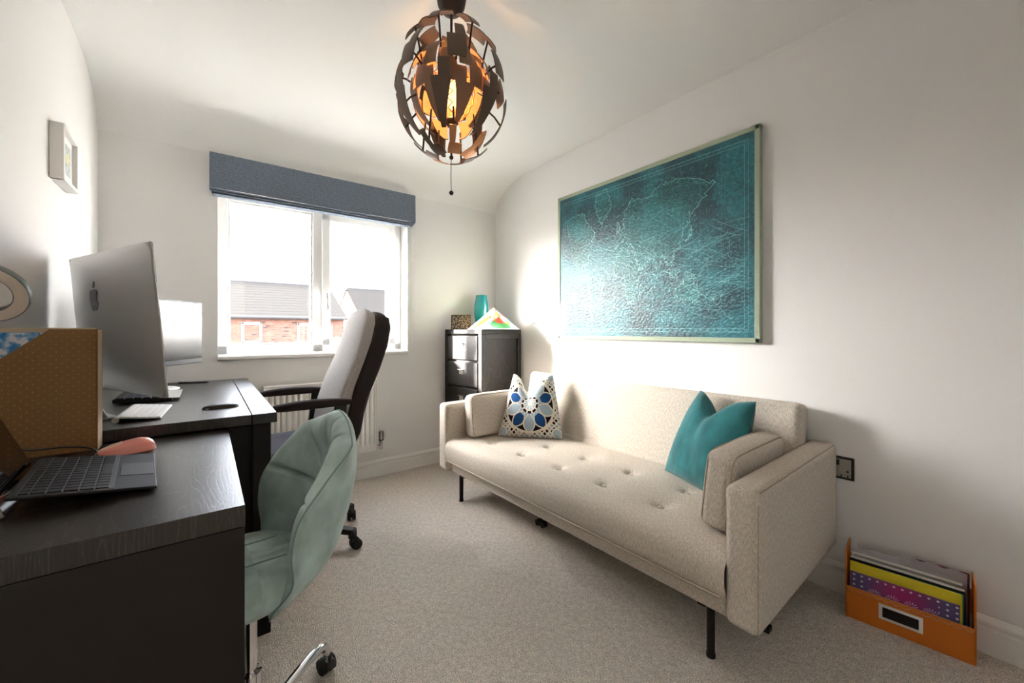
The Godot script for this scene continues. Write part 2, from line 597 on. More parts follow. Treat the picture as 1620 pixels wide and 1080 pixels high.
	M.map_print = mat([255, 255, 255], 0.42, 0.0, 0.5)
	M.map_print.albedo_texture = map_texture()
	var canvas_weave := noise(0.25, 77, 2)
	with_bump(M.map_print, bumps(256, 256, 2.0, func(x, y): return 0.5 + 0.4 * canvas_weave.get_noise_2d(x, y)), 0.35)
	M.map_edge = mat([164, 176, 152], 0.7)
	M.skirting = mat([238, 236, 232], 0.45)

# a geometric star-and-strapwork print: cream straps, blue kites, grey petals, dark lattice
func tile_print(x: int, y: int) -> Color:
	var cream := Color(0.90, 0.86, 0.79)
	var dark := Color(0.13, 0.10, 0.13)
	var blue := Color(0.13, 0.29, 0.49)
	var pale := Color(0.66, 0.72, 0.76)
	var p := Vector2(x - 192.0, y - 192.0) / 192.0 * 0.74
	var r := p.length()
	var a := fposmod(p.angle() + PI / 2, TAU)
	var f10 := absf(fposmod(a / TAU * 10.0, 1.0) - 0.5) * 2.0
	if r < 0.055: return cream
	if r < 0.16: return pale if f10 < 0.72 else cream
	if r < 0.185: return cream
	if r < 0.24: return dark if f10 > 0.30 else cream
	if r < 0.62:
		var k := int(a / TAU * 10.0 + 0.5) % 10
		var half := 0.42 * sin(clampf((r - 0.24) / 0.38, 0, 1) * PI) + 0.10
		var off := 1.0 - f10
		if off < half * 1.7: return blue if (k % 2 == 0 and r > 0.32) else pale
		if off < half * 1.7 + 0.22: return cream
		return pale if r < 0.45 else dark
	if r < 0.67: return cream
	var q := Vector2(fposmod(p.x * 4.2, 1.0) - 0.5, fposmod(p.y * 4.2, 1.0) - 0.5)
	var d1 := absf(absf(q.x) - absf(q.y))
	var d2 := absf(absf(q.x) + absf(q.y) - 0.5)
	var corner := p.abs() - Vector2(0.64, 0.64)
	if corner.length() < 0.09: return pale
	if corner.length() < 0.12: return cream
	if d1 < 0.09 or d2 < 0.09: return cream
	return dark if q.length() < 0.42 or absf(q.x) < 0.15 else pale

# an old sea chart of the world printed in teal: land outlines, graticule, border scale, fine line work
func map_texture() -> ImageTexture:
	var w := 1024
	var h := 768
	var a := noise(0.004, 51, 4)
	var b := noise(0.05, 52, 3)
	var lands := [
		[[-165, 65], [-140, 70], [-95, 72], [-80, 63], [-60, 55], [-68, 45], [-80, 27], [-97, 26], [-88, 16], [-80, 8], [-105, 20], [-123, 38], [-130, 55]],
		[[-78, 8], [-60, 9], [-36, -6], [-42, -22], [-58, -36], [-70, -53], [-73, -40], [-71, -18], [-80, -4]],
		[[-16, 14], [-8, 34], [10, 37], [32, 31], [43, 12], [51, 11], [40, -5], [38, -18], [30, -31], [19, -35], [12, -17], [9, 3], [-7, 5]],
		[[-9, 38], [-2, 48], [8, 54], [12, 65], [26, 71], [60, 69], [90, 75], [140, 73], [178, 67], [160, 60], [141, 53], [128, 40], [121, 30], [108, 20], [105, 9], [98, 15], [89, 22], [80, 8], [72, 20], [58, 25], [55, 14], [43, 13], [35, 28], [27, 38], [18, 40], [13, 45], [3, 42]],
		[[114, -22], [130, -12], [142, -11], [153, -26], [149, -38], [138, -35], [116, -35]],
		[[-45, 60], [-20, 70], [-30, 82], [-60, 80], [-55, 68]],
		[[44, -13], [50, -15], [47, -25], [43, -22]],
		[[96, 5], [105, -5], [115, -8], [118, 4], [110, 2]],
		[[131, -2], [150, -8], [142, -8]],
		[[-5, 50], [1, 52], [-3, 58], [-6, 56]],
		[[130, 32], [141, 38], [142, 43], [136, 35]],
	]
	var put := func(lon: float, lat: float) -> Vector2:
		return Vector2(fposmod((lon + 142.0) / 360.0, 1.0) * 930.0 + 47.0, 490.0 - lat * 2.7 - (lat * lat * 0.036 if lat > 0.0 else -lat * lat * 0.02))
	var land := Image.create(w, h, false, Image.FORMAT_L8)
	var polys := []
	for l in lands:
		var poly := PackedVector2Array()
		for i in l.size():
			var p: Vector2 = put.call(l[i][0], l[i][1])
			var q: Vector2 = put.call(l[(i + 1) % l.size()][0], l[(i + 1) % l.size()][1])
			for k in 10:
				var m := p.lerp(q, k / 10.0)
				if absf(p.x - q.x) < 400.0: poly.append(m + Vector2(b.get_noise_2d(m.x * 1.5, m.y * 1.5), b.get_noise_2d(m.x * 1.5 + 500.0, m.y * 1.5)) * 20.0)
		polys.append(poly)
	for poly in polys:
		var lo := Vector2(1e9, 1e9)
		var hi := Vector2(-1e9, -1e9)
		for p in poly:
			lo = lo.min(p); hi = hi.max(p)
		for y in range(maxi(0, int(lo.y)), mini(h, int(hi.y) + 1)):
			var cuts := []
			for i in poly.size():
				var p: Vector2 = poly[i]
				var q: Vector2 = poly[(i + 1) % poly.size()]
				if (p.y <= y) != (q.y <= y): cuts.append(p.x + (y - p.y) / (q.y - p.y) * (q.x - p.x))
			cuts.sort()
			for i in range(0, cuts.size() - 1, 2):
				for x in range(maxi(0, int(cuts[i])), mini(w, int(cuts[i + 1]))): land.set_pixel(x, y, Color(1, 1, 1))
	var im := Image.create(w, h, false, Image.FORMAT_RGB8)
	for y in h:
		for x in w:
			var k: float = a.get_noise_2d(x, y)
			var c := Color(0.10, 0.28, 0.32).lerp(Color(0.14, 0.42, 0.46), clampf(0.5 + k * 1.6, 0, 1))
			if land.get_pixel(x, y).r > 0.5: c = c.lerp(Color(0.12, 0.46, 0.45), 0.35)
			var f: float = b.get_noise_2d(x, y)
			im.set_pixel(x, y, c * (1.0 + 0.22 * f))
	var ink := Color(0.55, 0.80, 0.82)
	var line := func(p: Vector2, q: Vector2, strength: float):
		var steps := int(p.distance_to(q)) + 1
		for i in steps:
			var m := p.lerp(q, float(i) / steps)
			if m.x < 20 or m.y < 20 or m.x > w - 21 or m.y > h - 21: continue
			im.set_pixelv(m, im.get_pixelv(m).lerp(ink, strength))
			var below := m + Vector2(0, 1)
			im.set_pixelv(below, im.get_pixelv(below).lerp(ink, strength * 0.6))
	for poly in polys:
		for i in poly.size():
			line.call(poly[i], poly[(i + 1) % poly.size()], 0.95)
			line.call(poly[i] + Vector2(1, 0), poly[(i + 1) % poly.size()] + Vector2(1, 0), 0.5)
	for poly in polys:      # rivers and borders wandering inland from the coast
		for k in range(0, poly.size(), 5):
			var p: Vector2 = poly[k]
			var way := TAU * b.get_noise_2d(p.x * 9.0, p.y * 9.0) * 2.0
			for i in 14:
				var q := p + Vector2.from_angle(way) * 5.0
				if q.x < 30 or q.y < 30 or q.x > w - 30 or q.y > h - 30 or land.get_pixelv(q).r < 0.5: break
				line.call(p, q, 0.55)
				p = q
				way += b.get_noise_2d(p.x * 3.0, p.y * 3.0) * 1.6
	for k in range(0, 12): line.call(Vector2(40 + k * 86, 34), Vector2(40 + k * 86, h - 34), 0.35)
	for k in range(0, 9): line.call(Vector2(40, 40 + k * 86), Vector2(w - 40, 40 + k * 86), 0.28)
	var rng := RandomNumberGenerator.new()
	rng.seed = 8
	for k in 2600:      # soundings, tracks and little words
		var p := Vector2(rng.randf_range(45, w - 45), rng.randf_range(60, h - 60))
		if rng.randf() < 0.5: p.y = rng.randf_range(330, 640)
		var ang := rng.randf_range(-1.6, 1.6)
		line.call(p, p + Vector2.from_angle(ang) * rng.randf_range(4, 15), 0.6)
	for k in 150:
		var p := Vector2(rng.randf_range(120, w - 120), rng.randf_range(280, 640))
		var bow := rng.randf_range(-0.02, 0.02)
		var ang := rng.randf_range(-0.8, 0.8)
		for i in 30:
			var q := p + Vector2.from_angle(ang) * 5.0
			line.call(p, q, 0.6)
			p = q
			ang += bow
	for e in [[26, 0.9], [40, 0.7]]:
		var d: float = e[0]
		line.call(Vector2(d, d), Vector2(w - d, d), e[1]); line.call(Vector2(d, h - d), Vector2(w - d, h - d), e[1])
		line.call(Vector2(d, d), Vector2(d, h - d), e[1]); line.call(Vector2(w - d, d), Vector2(w - d, h - d), e[1])
	for k in 40:
		line.call(Vector2(50 + k * 24, 31), Vector2(50 + k * 24 + 4, 31), 0.9)
		line.call(Vector2(50 + k * 24, h - 33), Vector2(50 + k * 24 + 10, h - 33), 0.9)
	for c in [[110, 560, 34], [110, 560, 24], [868, 610, 30]]:      # compass roses
		for k in 64: line.call(Vector2(c[0], c[1]) + Vector2.from_angle(TAU * k / 64.0) * c[2], Vector2(c[0], c[1]) + Vector2.from_angle(TAU * (k + 1) / 64.0) * c[2], 0.9)
		for k in 16: line.call(Vector2(c[0], c[1]), Vector2(c[0], c[1]) + Vector2.from_angle(TAU * k / 16.0) * c[2] * 0.7, 0.6)
	for k in 5:
		for i in 12: line.call(Vector2(640 + i * 9, 660 + k * 9), Vector2(646 + i * 9, 660 + k * 9), 0.8)
	return ImageTexture.create_from_image(im)

# ---------------------------------------------------------------- room
func skirting_run(called: String, a: Vector3, b: Vector3, inward: Vector3) -> void:
	var mb := MB.new()
	var d := (b - a)
	var z := d.normalized()
	var xf := Transform3D(Basis(inward, Vector3.UP, z), a)
	mb.prism(xf, PackedVector2Array([Vector2(0, 0), Vector2(0.018, 0), Vector2(0.018, 0.082), Vector2(0.013, 0.088), Vector2(0.013, 0.094), Vector2(0.016, 0.1), Vector2(0.015, 0.108), Vector2(0.009, 0.116), Vector2(0.005, 0.122), Vector2(0, 0.124)]), d.length())
	structure(mb, called, M.skirting)

func shell() -> void:
	var mb := MB.new()
	mb.rbox(at((LEFT + RIGHT) / 2, -0.05, (BACK + 1.9) / 2), Vector3(RIGHT - LEFT + 0.4, 0.1, 1.9 - BACK + 0.2))
	structure(mb, "floor", M.carpet)
	# flat ceiling that curves down into the window wall
	mb = MB.new()
	mb.rbox(at((LEFT + RIGHT) / 2, TOP + 0.05, (BACK + 1.9) / 2), Vector3(RIGHT - LEFT + 0.4, 0.1, 1.9 - BACK + 0.2))
	var cove := PackedVector2Array([Vector2(0, 0)])
	for i in 25:
		var k := PI / 2 * i / 24.0
		cove.append(Vector2(0.50 * (1.0 - sin(k)), -0.24 * (1.0 - cos(k))))
	var xf := Transform3D(Basis(Vector3(0, 0, 1), Vector3.UP, Vector3(-1, 0, 0)), Vector3(RIGHT, TOP, BACK))
	var pts := PackedVector2Array(cove)
	# smooth underside
	mb.grid(1, 24, func(u, w):
		var q: Vector2 = pts[1 + roundi(w * 24)]
		return xf * Vector3(q.x, q.y, u * (RIGHT - LEFT)), -1.0)
	structure(mb, "ceiling", M.ceiling)
	mb = MB.new()
	mb.rbox(at(LEFT - 0.06, TOP / 2, (BACK + 1.9) / 2), Vector3(0.12, TOP, 1.9 - BACK))
	structure(mb, "wall_left", M.wall)
	mb = MB.new()
	mb.rbox(at(RIGHT + 0.06, TOP / 2, (BACK + 1.9) / 2), Vector3(0.12, TOP, 1.9 - BACK))
	structure(mb, "wall_right", M.wall)
	# window wall with its opening
	var x0 := 0.055
	var x1 := 1.275
	var y0 := 0.915
	var y1 := 2.01
	var zc := BACK - 0.14
	mb = MB.new()
	mb.rbox(at((LEFT - 0.12 + x0) / 2, TOP / 2, zc), Vector3(x0 - LEFT + 0.12, TOP, 0.28))
	mb.rbox(at((RIGHT + 0.12 + x1) / 2, TOP / 2, zc), Vector3(RIGHT + 0.12 - x1, TOP, 0.28))
	mb.rbox(at((x0 + x1) / 2, y0 / 2, zc), Vector3(x1 - x0, y0, 0.28))
	mb.rbox(at((x0 + x1) / 2, (y1 + TOP) / 2, zc), Vector3(x1 - x0, TOP - y1, 0.28))
	structure(mb, "wall_back", M.wall)
	# wall behind the camera with the doorway to the landing
	mb = MB.new()
	var d0 := -0.36
	var d1 := 0.46
	mb.rbox(at((LEFT + d0) / 2, TOP / 2, FRONT + 0.06), Vector3(d0 - LEFT, TOP, 0.12))
	mb.rbox(at((RIGHT + d1) / 2, TOP / 2, FRONT + 0.06), Vector3(RIGHT - d1, TOP, 0.12))
	mb.rbox(at((d0 + d1) / 2, (2.05 + TOP) / 2, FRONT + 0.06), Vector3(d1 - d0, TOP - 2.05, 0.12))
	structure(mb, "wall_front", M.wall)
	mb = MB.new()
	mb.rbox(at((LEFT + RIGHT) / 2, TOP / 2, 1.96), Vector3(RIGHT - LEFT + 0.24, TOP, 0.12))
	structure(mb, "wall_landing", M.wall)
	mb = MB.new()
	for s in [[d0 + 0.012, 1.025, 0.024, 2.05], [d1 - 0.012, 1.025, 0.024, 2.05]]:
		mb.rbox(at(s[0], s[1], FRONT + 0.06), Vector3(s[2], s[3], 0.13), 0.003)
	mb.rbox(at((d0 + d1) / 2, 2.038, FRONT + 0.06), Vector3(d1 - d0, 0.024, 0.13), 0.003)
	structure(mb, "trim_1", M.white_satin)
	skirting_run("baseboard_right", Vector3(RIGHT, 0, BACK), Vector3(RIGHT, 0, FRONT), Vector3.LEFT)
	skirting_run("baseboard_back", Vector3(RIGHT, 0, BACK), Vector3(LEFT, 0, BACK), Vector3(0, 0, 1))
	skirting_run("baseboard_left", Vector3(LEFT, 0, BACK), Vector3(LEFT, 0, FRONT), Vector3.RIGHT)
	# ceiling light added on the unseen landing as fill for the room
	var lamp := thing("added_ceiling_light", "added round white ceiling light on the unseen landing, fill for the room", "lamp", Vector3(0.75, TOP, 1.15))
	mb = MB.new()
	mb.lathe(at(0, 0, 0), [Vector2(0, 0), Vector2(0.19, 0), Vector2(0.19, -0.03), Vector2(0.17, -0.035)], 32)
	part(mb, "base", M.white_satin, lamp)
	mb = MB.new()
	mb.lathe(at(0, 0, 0), [Vector2(0.17, -0.035), Vector2(0.15, -0.06), Vector2(0.10, -0.072), Vector2(0, -0.075)], 32)
	var glow := mat([255, 250, 242], 0.5)  # glowing face of the added fill light
	glow.emission_enabled = true
	glow.emission = Color(1, 0.95, 0.88)
	glow.emission_energy_multiplier = 2.0
	part(mb, "diffuser", glow, lamp)
	var al := AreaLight3D.new()
	al.name = "landing_fill_light"
	al.area_size = Vector2(0.34, 0.34)
	al.light_color = Color(1, 0.95, 0.88)
	al.light_energy = LANDING_FILL
	al.shadow_enabled = true
	al.area_range = 12.0
	lamp.add_child(al)
	al.position = Vector3(0, -0.09, 0)
	al.rotation_degrees = Vector3(-90, 0, 0)

func window() -> void:
	var x0 := 0.055
	var x1 := 1.275
	var y0 := 0.945
	var y1 := 2.01
	var zf := BACK - 0.17       # middle of the frame
	var mb := MB.new()
	var fr := 0.055
	mb.rbox(at(x0 + fr / 2, (y0 + y1) / 2, zf), Vector3(fr, y1 - y0, 0.07), 0.006)
	mb.rbox(at(x1 - fr / 2, (y0 + y1) / 2, zf), Vector3(fr, y1 - y0, 0.07), 0.006)
	mb.rbox(at((x0 + x1) / 2, y0 + 0.03, zf), Vector3(x1 - x0, 0.06, 0.07), 0.006)
	mb.rbox(at((x0 + x1) / 2, y1 - 0.03, zf), Vector3(x1 - x0, 0.06, 0.07), 0.006)
	mb.rbox(at(0.648, (y0 + y1) / 2, zf), Vector3(0.07, y1 - y0, 0.07), 0.006)
	var win := structure(mb, "window_1", M.upvc)
	mb = MB.new()      # glazing bead of the fixed light
	for s in [[0.118, (y0 + y1) / 2, 0.014, y1 - y0 - 0.12], [0.606, (y0 + y1) / 2, 0.014, y1 - y0 - 0.12]]:
		mb.rbox(at(s[0], s[1], zf + 0.018), Vector3(s[2], s[3], 0.02), 0.005)
	for y in [y0 + 0.066, y1 - 0.066]: mb.rbox(at(0.362, y, zf + 0.018), Vector3(0.5, 0.014, 0.02), 0.005)
	part(mb, "glazing_bead", M.upvc, win)
	mb = MB.new()
	mb.rbox(at(0.362, (y0 + y1) / 2, zf), Vector3(0.49, y1 - y0 - 0.115, 0.008))
	part(mb, "pane", M.glass, win)
	# opening casement
	mb = MB.new()
	var sx0 := 0.672
	var sx1 := 1.222
	var sy0 := y0 + 0.045
	var sy1 := y1 - 0.045
	mb.rbox(at(sx0 + 0.029, (sy0 + sy1) / 2, zf + 0.02), Vector3(0.058, sy1 - sy0, 0.07), 0.008)
	mb.rbox(at(sx1 - 0.029, (sy0 + sy1) / 2, zf + 0.02), Vector3(0.058, sy1 - sy0, 0.07), 0.008)
	mb.rbox(at((sx0 + sx1) / 2, sy0 + 0.029, zf + 0.02), Vector3(sx1 - sx0, 0.058, 0.07), 0.008)
	mb.rbox(at((sx0 + sx1) / 2, sy1 - 0.029, zf + 0.02), Vector3(sx1 - sx0, 0.058, 0.07), 0.008)
	var sash := part(mb, "casement", M.upvc, win)
	mb = MB.new()
	mb.rbox(at((sx0 + sx1) / 2, (sy0 + sy1) / 2, zf + 0.01), Vector3(sx1 - sx0 - 0.11, sy1 - sy0 - 0.11, 0.008))
	part(mb, "pane", M.glass, win)
	mb = MB.new()
	mb.rbox(at(sx0 + 0.026, 1.36, zf + 0.06), Vector3(0.024, 0.07, 0.014), 0.006)
	mb.rbox(at(sx0 + 0.026, 1.37, zf + 0.075), Vector3(0.018, 0.018, 0.03), 0.006)
	mb.rbox(turned(Vector3(sx0 + 0.028, 1.315, zf + 0.092), Vector3(0, 0, 2)), Vector3(0.018, 0.13, 0.012), 0.006)
	part(mb, "handle", M.white_gloss, sash)
	mb = MB.new()
	mb.rbox(at((x0 + x1) / 2, 0.932, BACK - 0.05), Vector3(x1 - x0, 0.028, 0.17), 0.011, 3)
	var sill := structure(mb, "window_sill", M.white_gloss)
	sill.set_meta("kind", "structure")

	# roman blind drawn up above the window
	var bl := thing("roman_blind", "grey-blue fabric roman blind folded up above the window", "blind", Vector3(0.665, 1.92, BACK))
	mb = MB.new()
	mb.sheet(40, 6, func(u, w):
		var x: float = (u - 0.5) * 1.30
		return Vector3(x, 0.035 + w * 0.212, 0.062 + 0.004 * sin(u * 9.0) * (1.0 - w) + 0.004 * (1 - w)), 0.004)
	mb.rbox(at(-0.648, 0.14, 0.032), Vector3(0.004, 0.21, 0.058), 0.001)
	mb.rbox(at(0.648, 0.14, 0.032), Vector3(0.004, 0.21, 0.058), 0.001)
	part(mb, "front_panel", M.blind, bl)
	for k in 3:
		mb = MB.new()
		var q := k
		mb.loft([at(0, 0, 0) * Transform3D(Basis(Vector3(0, 0, 1), Vector3(0, 1, 0), Vector3(-1, 0, 0)), Vector3(-0.645 + 0.006 * q, 0.028 - q * 0.012, 0.045 - q * 0.008)), Transform3D(Basis(Vector3(0, 0, 1), Vector3(0, 1, 0), Vector3(-1, 0, 0)), Vector3(0.645 - 0.008 * q, 0.028 - q * 0.012, 0.045 - q * 0.008))], [Vector2(0.03, 0.0055), Vector2(0.03, 0.0055)], 2.0, 14)
		part(mb, "fold", M.blind, bl)
	mb = MB.new()
	mb.rbox(at(0, 0.23, 0.028), Vector3(1.28, 0.03, 0.05), 0.003)
	part(mb, "head_rail", M.white_satin, bl)
	mb = MB.new()
	mb.tube([Vector3(0.652, 0.12, 0.02), Vector3(0.652, -0.5, 0.012), Vector3(0.652, -0.92, 0.012)], 0.0016, 6)
	mb.tube([Vector3(0.664, 0.12, 0.02), Vector3(0.664, -0.5, 0.012), Vector3(0.66, -0.9, 0.012), Vector3(0.652, -0.92, 0.012)], 0.0016, 6)
	part(mb, "pull_cord", M.cable_white, bl)

# ---------------------------------------------------------------- the street outside
func house_window(h: Node3D, x: float, y: float, w: float, ht: float, z: float, lights: int) -> void:
	var mb := MB.new()
	var f := 0.09
	mb.rbox(at(x - w / 2 + f / 2, y, z), Vector3(f, ht, 0.1), 0.01)
	mb.rbox(at(x + w / 2 - f / 2, y, z), Vector3(f, ht, 0.1), 0.01)
	mb.rbox(at(x, y - ht / 2 + f / 2, z), Vector3(w, f, 0.1), 0.01)
	mb.rbox(at(x, y + ht / 2 - f / 2, z), Vector3(w, f, 0.1), 0.01)
	if lights == 2: mb.rbox(at(x, y, z), Vector3(f, ht, 0.1), 0.01)
	mb.rbox(at(x, y - ht / 2 - 0.03, z + 0.04), Vector3(w + 0.1, 0.06, 0.16), 0.01)
	var o := part(mb, "window", M.upvc, h)
	mb = MB.new()
	mb.rbox(at(x, y, z - 0.02), Vector3(w - 0.1, ht - 0.1, 0.02))
	part(mb, "pane", M.far_glass, o)
	if lights == 2:
		for s in [-1, 1]:
			mb = MB.new()
			mb.grid(12, 2, func(u, v): return Vector3(x + s * (0.10 + u * (w / 2 - 0.2)), y + (v - 0.5) * (ht - 0.2), z - 0.004 + 0.006 * sin(u * 20.0)), 1.0)
			part(mb, "curtain", M.curtain, o)

func outside() -> void:
	var g := -2.75
	var mb := MB.new()
	mb.rbox(at(5, g - 0.1, -25), Vector3(90, 0.2, 42))
	structure(mb, "ground", M.tarmac)
	# long house facing the window
	var h := thing("brick_house", "long red brick house with grey tiled roof across the street", "house", Vector3(0, g, -20))
	var x0 := -9.0
	var x1 := 5.2
	var eave := 1.70 - g
	var ridge := 3.42 - g
	mb = MB.new()
	mb.rbox(at((x0 + x1) / 2, eave / 2, -3.5), Vector3(x1 - x0, eave, 7.0))
	mb.prism(Transform3D(Basis(Vector3(0, 0, 1), Vector3.UP, Vector3(-1, 0, 0)), Vector3(x1, eave, -3.5)), PackedVector2Array([Vector2(-3.5, 0), Vector2(3.5, 0), Vector2(0, ridge - eave)]), 0.2)
	part(mb, "wall", M.brick, h)
	roof(h, x0 - 0.1, x1 + 0.12, eave, ridge, 3.5)
	house_window(h, 1.52, 1.02 - g, 0.72, 0.86, 0.0, 1)
	house_window(h, 3.95, 0.96 - g, 1.45, 0.92, 0.0, 2)
	mb = MB.new()
	mb.rbox(at(4.7, ridge + 0.3, -3.6), Vector3(0.5, 1.0, 0.5), 0.02)
	mb.rbox(at(4.7, ridge + 0.83, -3.6), Vector3(0.6, 0.1, 0.6), 0.02)
	part(mb, "chimney", M.gable_brick, h)
	# gabled house further back
	h = thing("brick_house", "brick house with a pale gable end behind the long house", "house", Vector3(7.17, g, -27))
	eave = 1.80 - g
	ridge = 3.75 - g
	mb = MB.new()
	mb.rbox(at(5, eave / 2, 0), Vector3(10, eave, 6))
	part(mb, "wall", M.brick, h)
	mb = MB.new()
	mb.prism(Transform3D(Basis(Vector3(0, 0, -1), Vector3.UP, Vector3(1, 0, 0)), Vector3(0.02, eave, 0)), PackedVector2Array([Vector2(-3, 0), Vector2(3, 0), Vector2(0, ridge - eave - 0.08)]), 0.2)
	part(mb, "gable", M.gable_brick, h)
	roof(h, 0.0, 10.1, eave, ridge, 3.0, 0.0)
	house_window(h, 2.1, 1.0 - g, 1.0, 0.95, 3.0, 1)

func roof(h: Node3D, x0: float, x1: float, eave: float, ridge: float, half: float, zoff := -3.5) -> void:
	var mb := MB.new()
	var sl := Vector2(half, ridge - eave).length()
	for s in [1.0, -1.0]:
		var up := Vector3(0, ridge - eave, -s * half).normalized()
		var a := Vector3(x0, eave - 0.15 * (ridge - eave) / half, zoff + s * (half + 0.15))
		var nrm: Vector3 = Vector3(1, 0, 0).cross(up) * s
		var b := mb.v.size()
		var l := x1 - x0
		for q in [[0, 0], [l, 0], [l, sl + 0.18], [0, sl + 0.18]]: mb.vert(a + Vector3(q[0], 0, 0) + up * q[1] + nrm * 0.08, nrm, Vector2(q[0], -q[1]))
		mb.quad(b, b + 1, b + 2, b + 3)
		mb.face([a, a + Vector3(l, 0, 0), a + Vector3(l, 0, 0) + nrm * 0.08, a + nrm * 0.08], s < 0)
	part(mb, "roof", M.roof, h)
	mb = MB.new()
	mb.tube([Vector3(x0, ridge + 0.06, zoff), Vector3(x1, ridge + 0.06, zoff)], 0.09, 8)
	part(mb, "ridge_tiles", M.ridge, h)
	mb = MB.new()
	mb.tube([Vector3(x0, eave - 0.04, zoff + half + 0.2), Vector3(x1, eave - 0.04, zoff + half + 0.2)], 0.06, 8)
	part(mb, "gutter", M.ridge, h)

# ---------------------------------------------------------------- wall things
func wall_things() -> void:
	# map canvas on the right wall: face at x = 2.10
	var c := thing("map_canvas", "large framed canvas print of an old teal world map above the sofa", "picture", Vector3(RIGHT, 1.565, -1.495))
	var hw := 0.69
	var hh := 0.524
	var mb := MB.new()
	for s in [-1, 1]:
		mb.rbox(at(-0.0175, 0, s * (hw - 0.012)), Vector3(0.033, hh * 2, 0.024), 0.003)
		mb.rbox(at(-0.0175, s * (hh - 0.012), 0), Vector3(0.033, 0.024, hw * 2), 0.003)
	part(mb, "frame", M.map_edge, c)
	mb = MB.new()
	var q := [Vector3(-0.029, hh - 0.02, -hw + 0.02), Vector3(-0.029, hh - 0.02, hw - 0.02), Vector3(-0.029, -hh + 0.02, hw - 0.02), Vector3(-0.029, -hh + 0.02, -hw + 0.02)]
	var uv := [Vector2(0, 0), Vector2(1, 0), Vector2(1, 1), Vector2(0, 1)]
	for k in 4: mb.vert(q[k], Vector3.LEFT, uv[k])
	mb.quad(0, 1, 2, 3)
	mb.rbox(at(-0.015, 0, 0), Vector3(0.026, hh * 2 - 0.03, hw * 2 - 0.03))
	for k in range(4, mb.t.size()): mb.t[k] = Vector2(0.5, 0.01)
	part(mb, "canvas", M.map_print, c)

	# small box frame on the left wall
	c = thing("photo_frame", "small white box frame with a pale photo on the wall above the desks", "picture", Vector3(LEFT, 1.772, -2.318))
	mb = MB.new()
	for s in [-1, 1]:
		mb.rbox(at(0.02, 0, s * 0.1), Vector3(0.038, 0.21, 0.016), 0.002)
		mb.rbox(at(0.02, s * 0.097, 0), Vector3(0.038, 0.016, 0.21), 0.002)
	part(mb, "frame", M.white_satin, c)
	mb = MB.new()
	mb.rbox(at(0.012, 0, 0), Vector3(0.022, 0.19, 0.19))
	part(mb, "mount", M.mount, c)
	mb = MB.new()
	for p in [[Vector3(0.0245, 0.06, 0.06), Vector2(0, 0)], [Vector3(0.0245, 0.06, -0.06), Vector2(1, 0)], [Vector3(0.0245, -0.06, -0.06), Vector2(1, 1)], [Vector3(0.0245, -0.06, 0.06), Vector2(0, 1)]]: mb.vert(p[0], Vector3.RIGHT, p[1])
	mb.quad(0, 1, 2, 3)
	part(mb, "photo", M.small_print, c)

	# double socket half hidden by the sofa arm
	c = thing("wall_socket", "chrome double socket with black inserts low on the wall beside the sofa arm", "socket", Vector3(RIGHT, 0.525, -0.537))
	mb = MB.new()
	mb.rbox(at(-0.004, 0, 0), Vector3(0.008, 0.094, 0.152), 0.003)
	part(mb, "plate", M.black_plastic, c)
	mb = MB.new()
	mb.rbox(at(-0.0085, 0, 0), Vector3(0.003, 0.076, 0.134), 0.001)
	part(mb, "face", M.steel, c)
	for s in [-1, 1]:
		mb = MB.new()
		mb.rbox(at(-0.0105, 0.022, s * 0.022), Vector3(0.004, 0.022, 0.012), 0.001)
		part(mb, "rocker_switch", M.black_plastic, c)
		mb = MB.new()
		for h in [[0.0, 0.010, 0.004, 0.008], [-0.02, -0.011, 0.007, 0.004], [-0.02, 0.011, 0.007, 0.004]]:
			mb.rbox(at(-0.0103, h[0] - 0.012, s * 0.045 + h[1]), Vector3(0.002, h[2] + 0.002, h[3]))
		part(mb, "outlet", M.black_plastic, c)

	# radiator under the window
	c = thing("radiator", "white ribbed panel radiator under the window", "radiator", Vector3(0.644, 0.22, BACK))
	mb = MB.new()
	var half := 0.358
	mb.grid(280, 16, func(u, w):
		var x: float = (u * 2.0 - 1.0) * half
		var rib := pow(0.5 + 0.5 * cos(x / 0.0333 * TAU), 2.5)
		var edge := clampf((half - absf(x) - 0.012) / 0.01, 0, 1) * clampf(minf(w - 0.08, 0.92 - w) / 0.04, 0, 1)
		return Vector3(x, w * 0.52, 0.096 - 0.009 * rib * edge), 1.0)
	part(mb, "panel", M.white_satin, c)
	mb = MB.new()
	mb.rbox(at(0, 0.26, 0.062), Vector3(half * 2 - 0.01, 0.5, 0.05), 0.004)
	mb.rbox(at(-half + 0.003, 0.26, 0.07), Vector3(0.008, 0.52, 0.06), 0.003)
	mb.rbox(at(half - 0.003, 0.26, 0.07), Vector3(0.008, 0.52, 0.06), 0.003)
	part(mb, "body", M.white_satin, c)
	mb = MB.new()
	mb.rbox(at(0, 0.521, 0.068), Vector3(half * 2, 0.008, 0.062), 0.003)
	for k in 46: mb.rbox(at(-half + 0.03 + k * 0.0146, 0.5255, 0.062), Vector3(0.006, 0.003, 0.034))
	part(mb, "top_grille", M.white_satin, c)
	for x in [-0.26, 0.26]:
		mb = MB.new()
		mb.rbox(at(x, 0.3, 0.02), Vector3(0.03, 0.3, 0.04))
		part(mb, "wall_bracket", M.white_satin, c)
	mb = MB.new()
	var vx := half + 0.038
	mb.lathe(at(vx, 0.045, 0.07), [Vector2(0, 0.09), Vector2(0.014, 0.088), Vector2(0.018, 0.08), Vector2(0.018, 0.025), Vector2(0.012, 0.018), Vector2(0.012, 0.0), Vector2(0, 0)], 18)
	var valve := part(mb, "valve", M.steel, c)
	mb = MB.new()
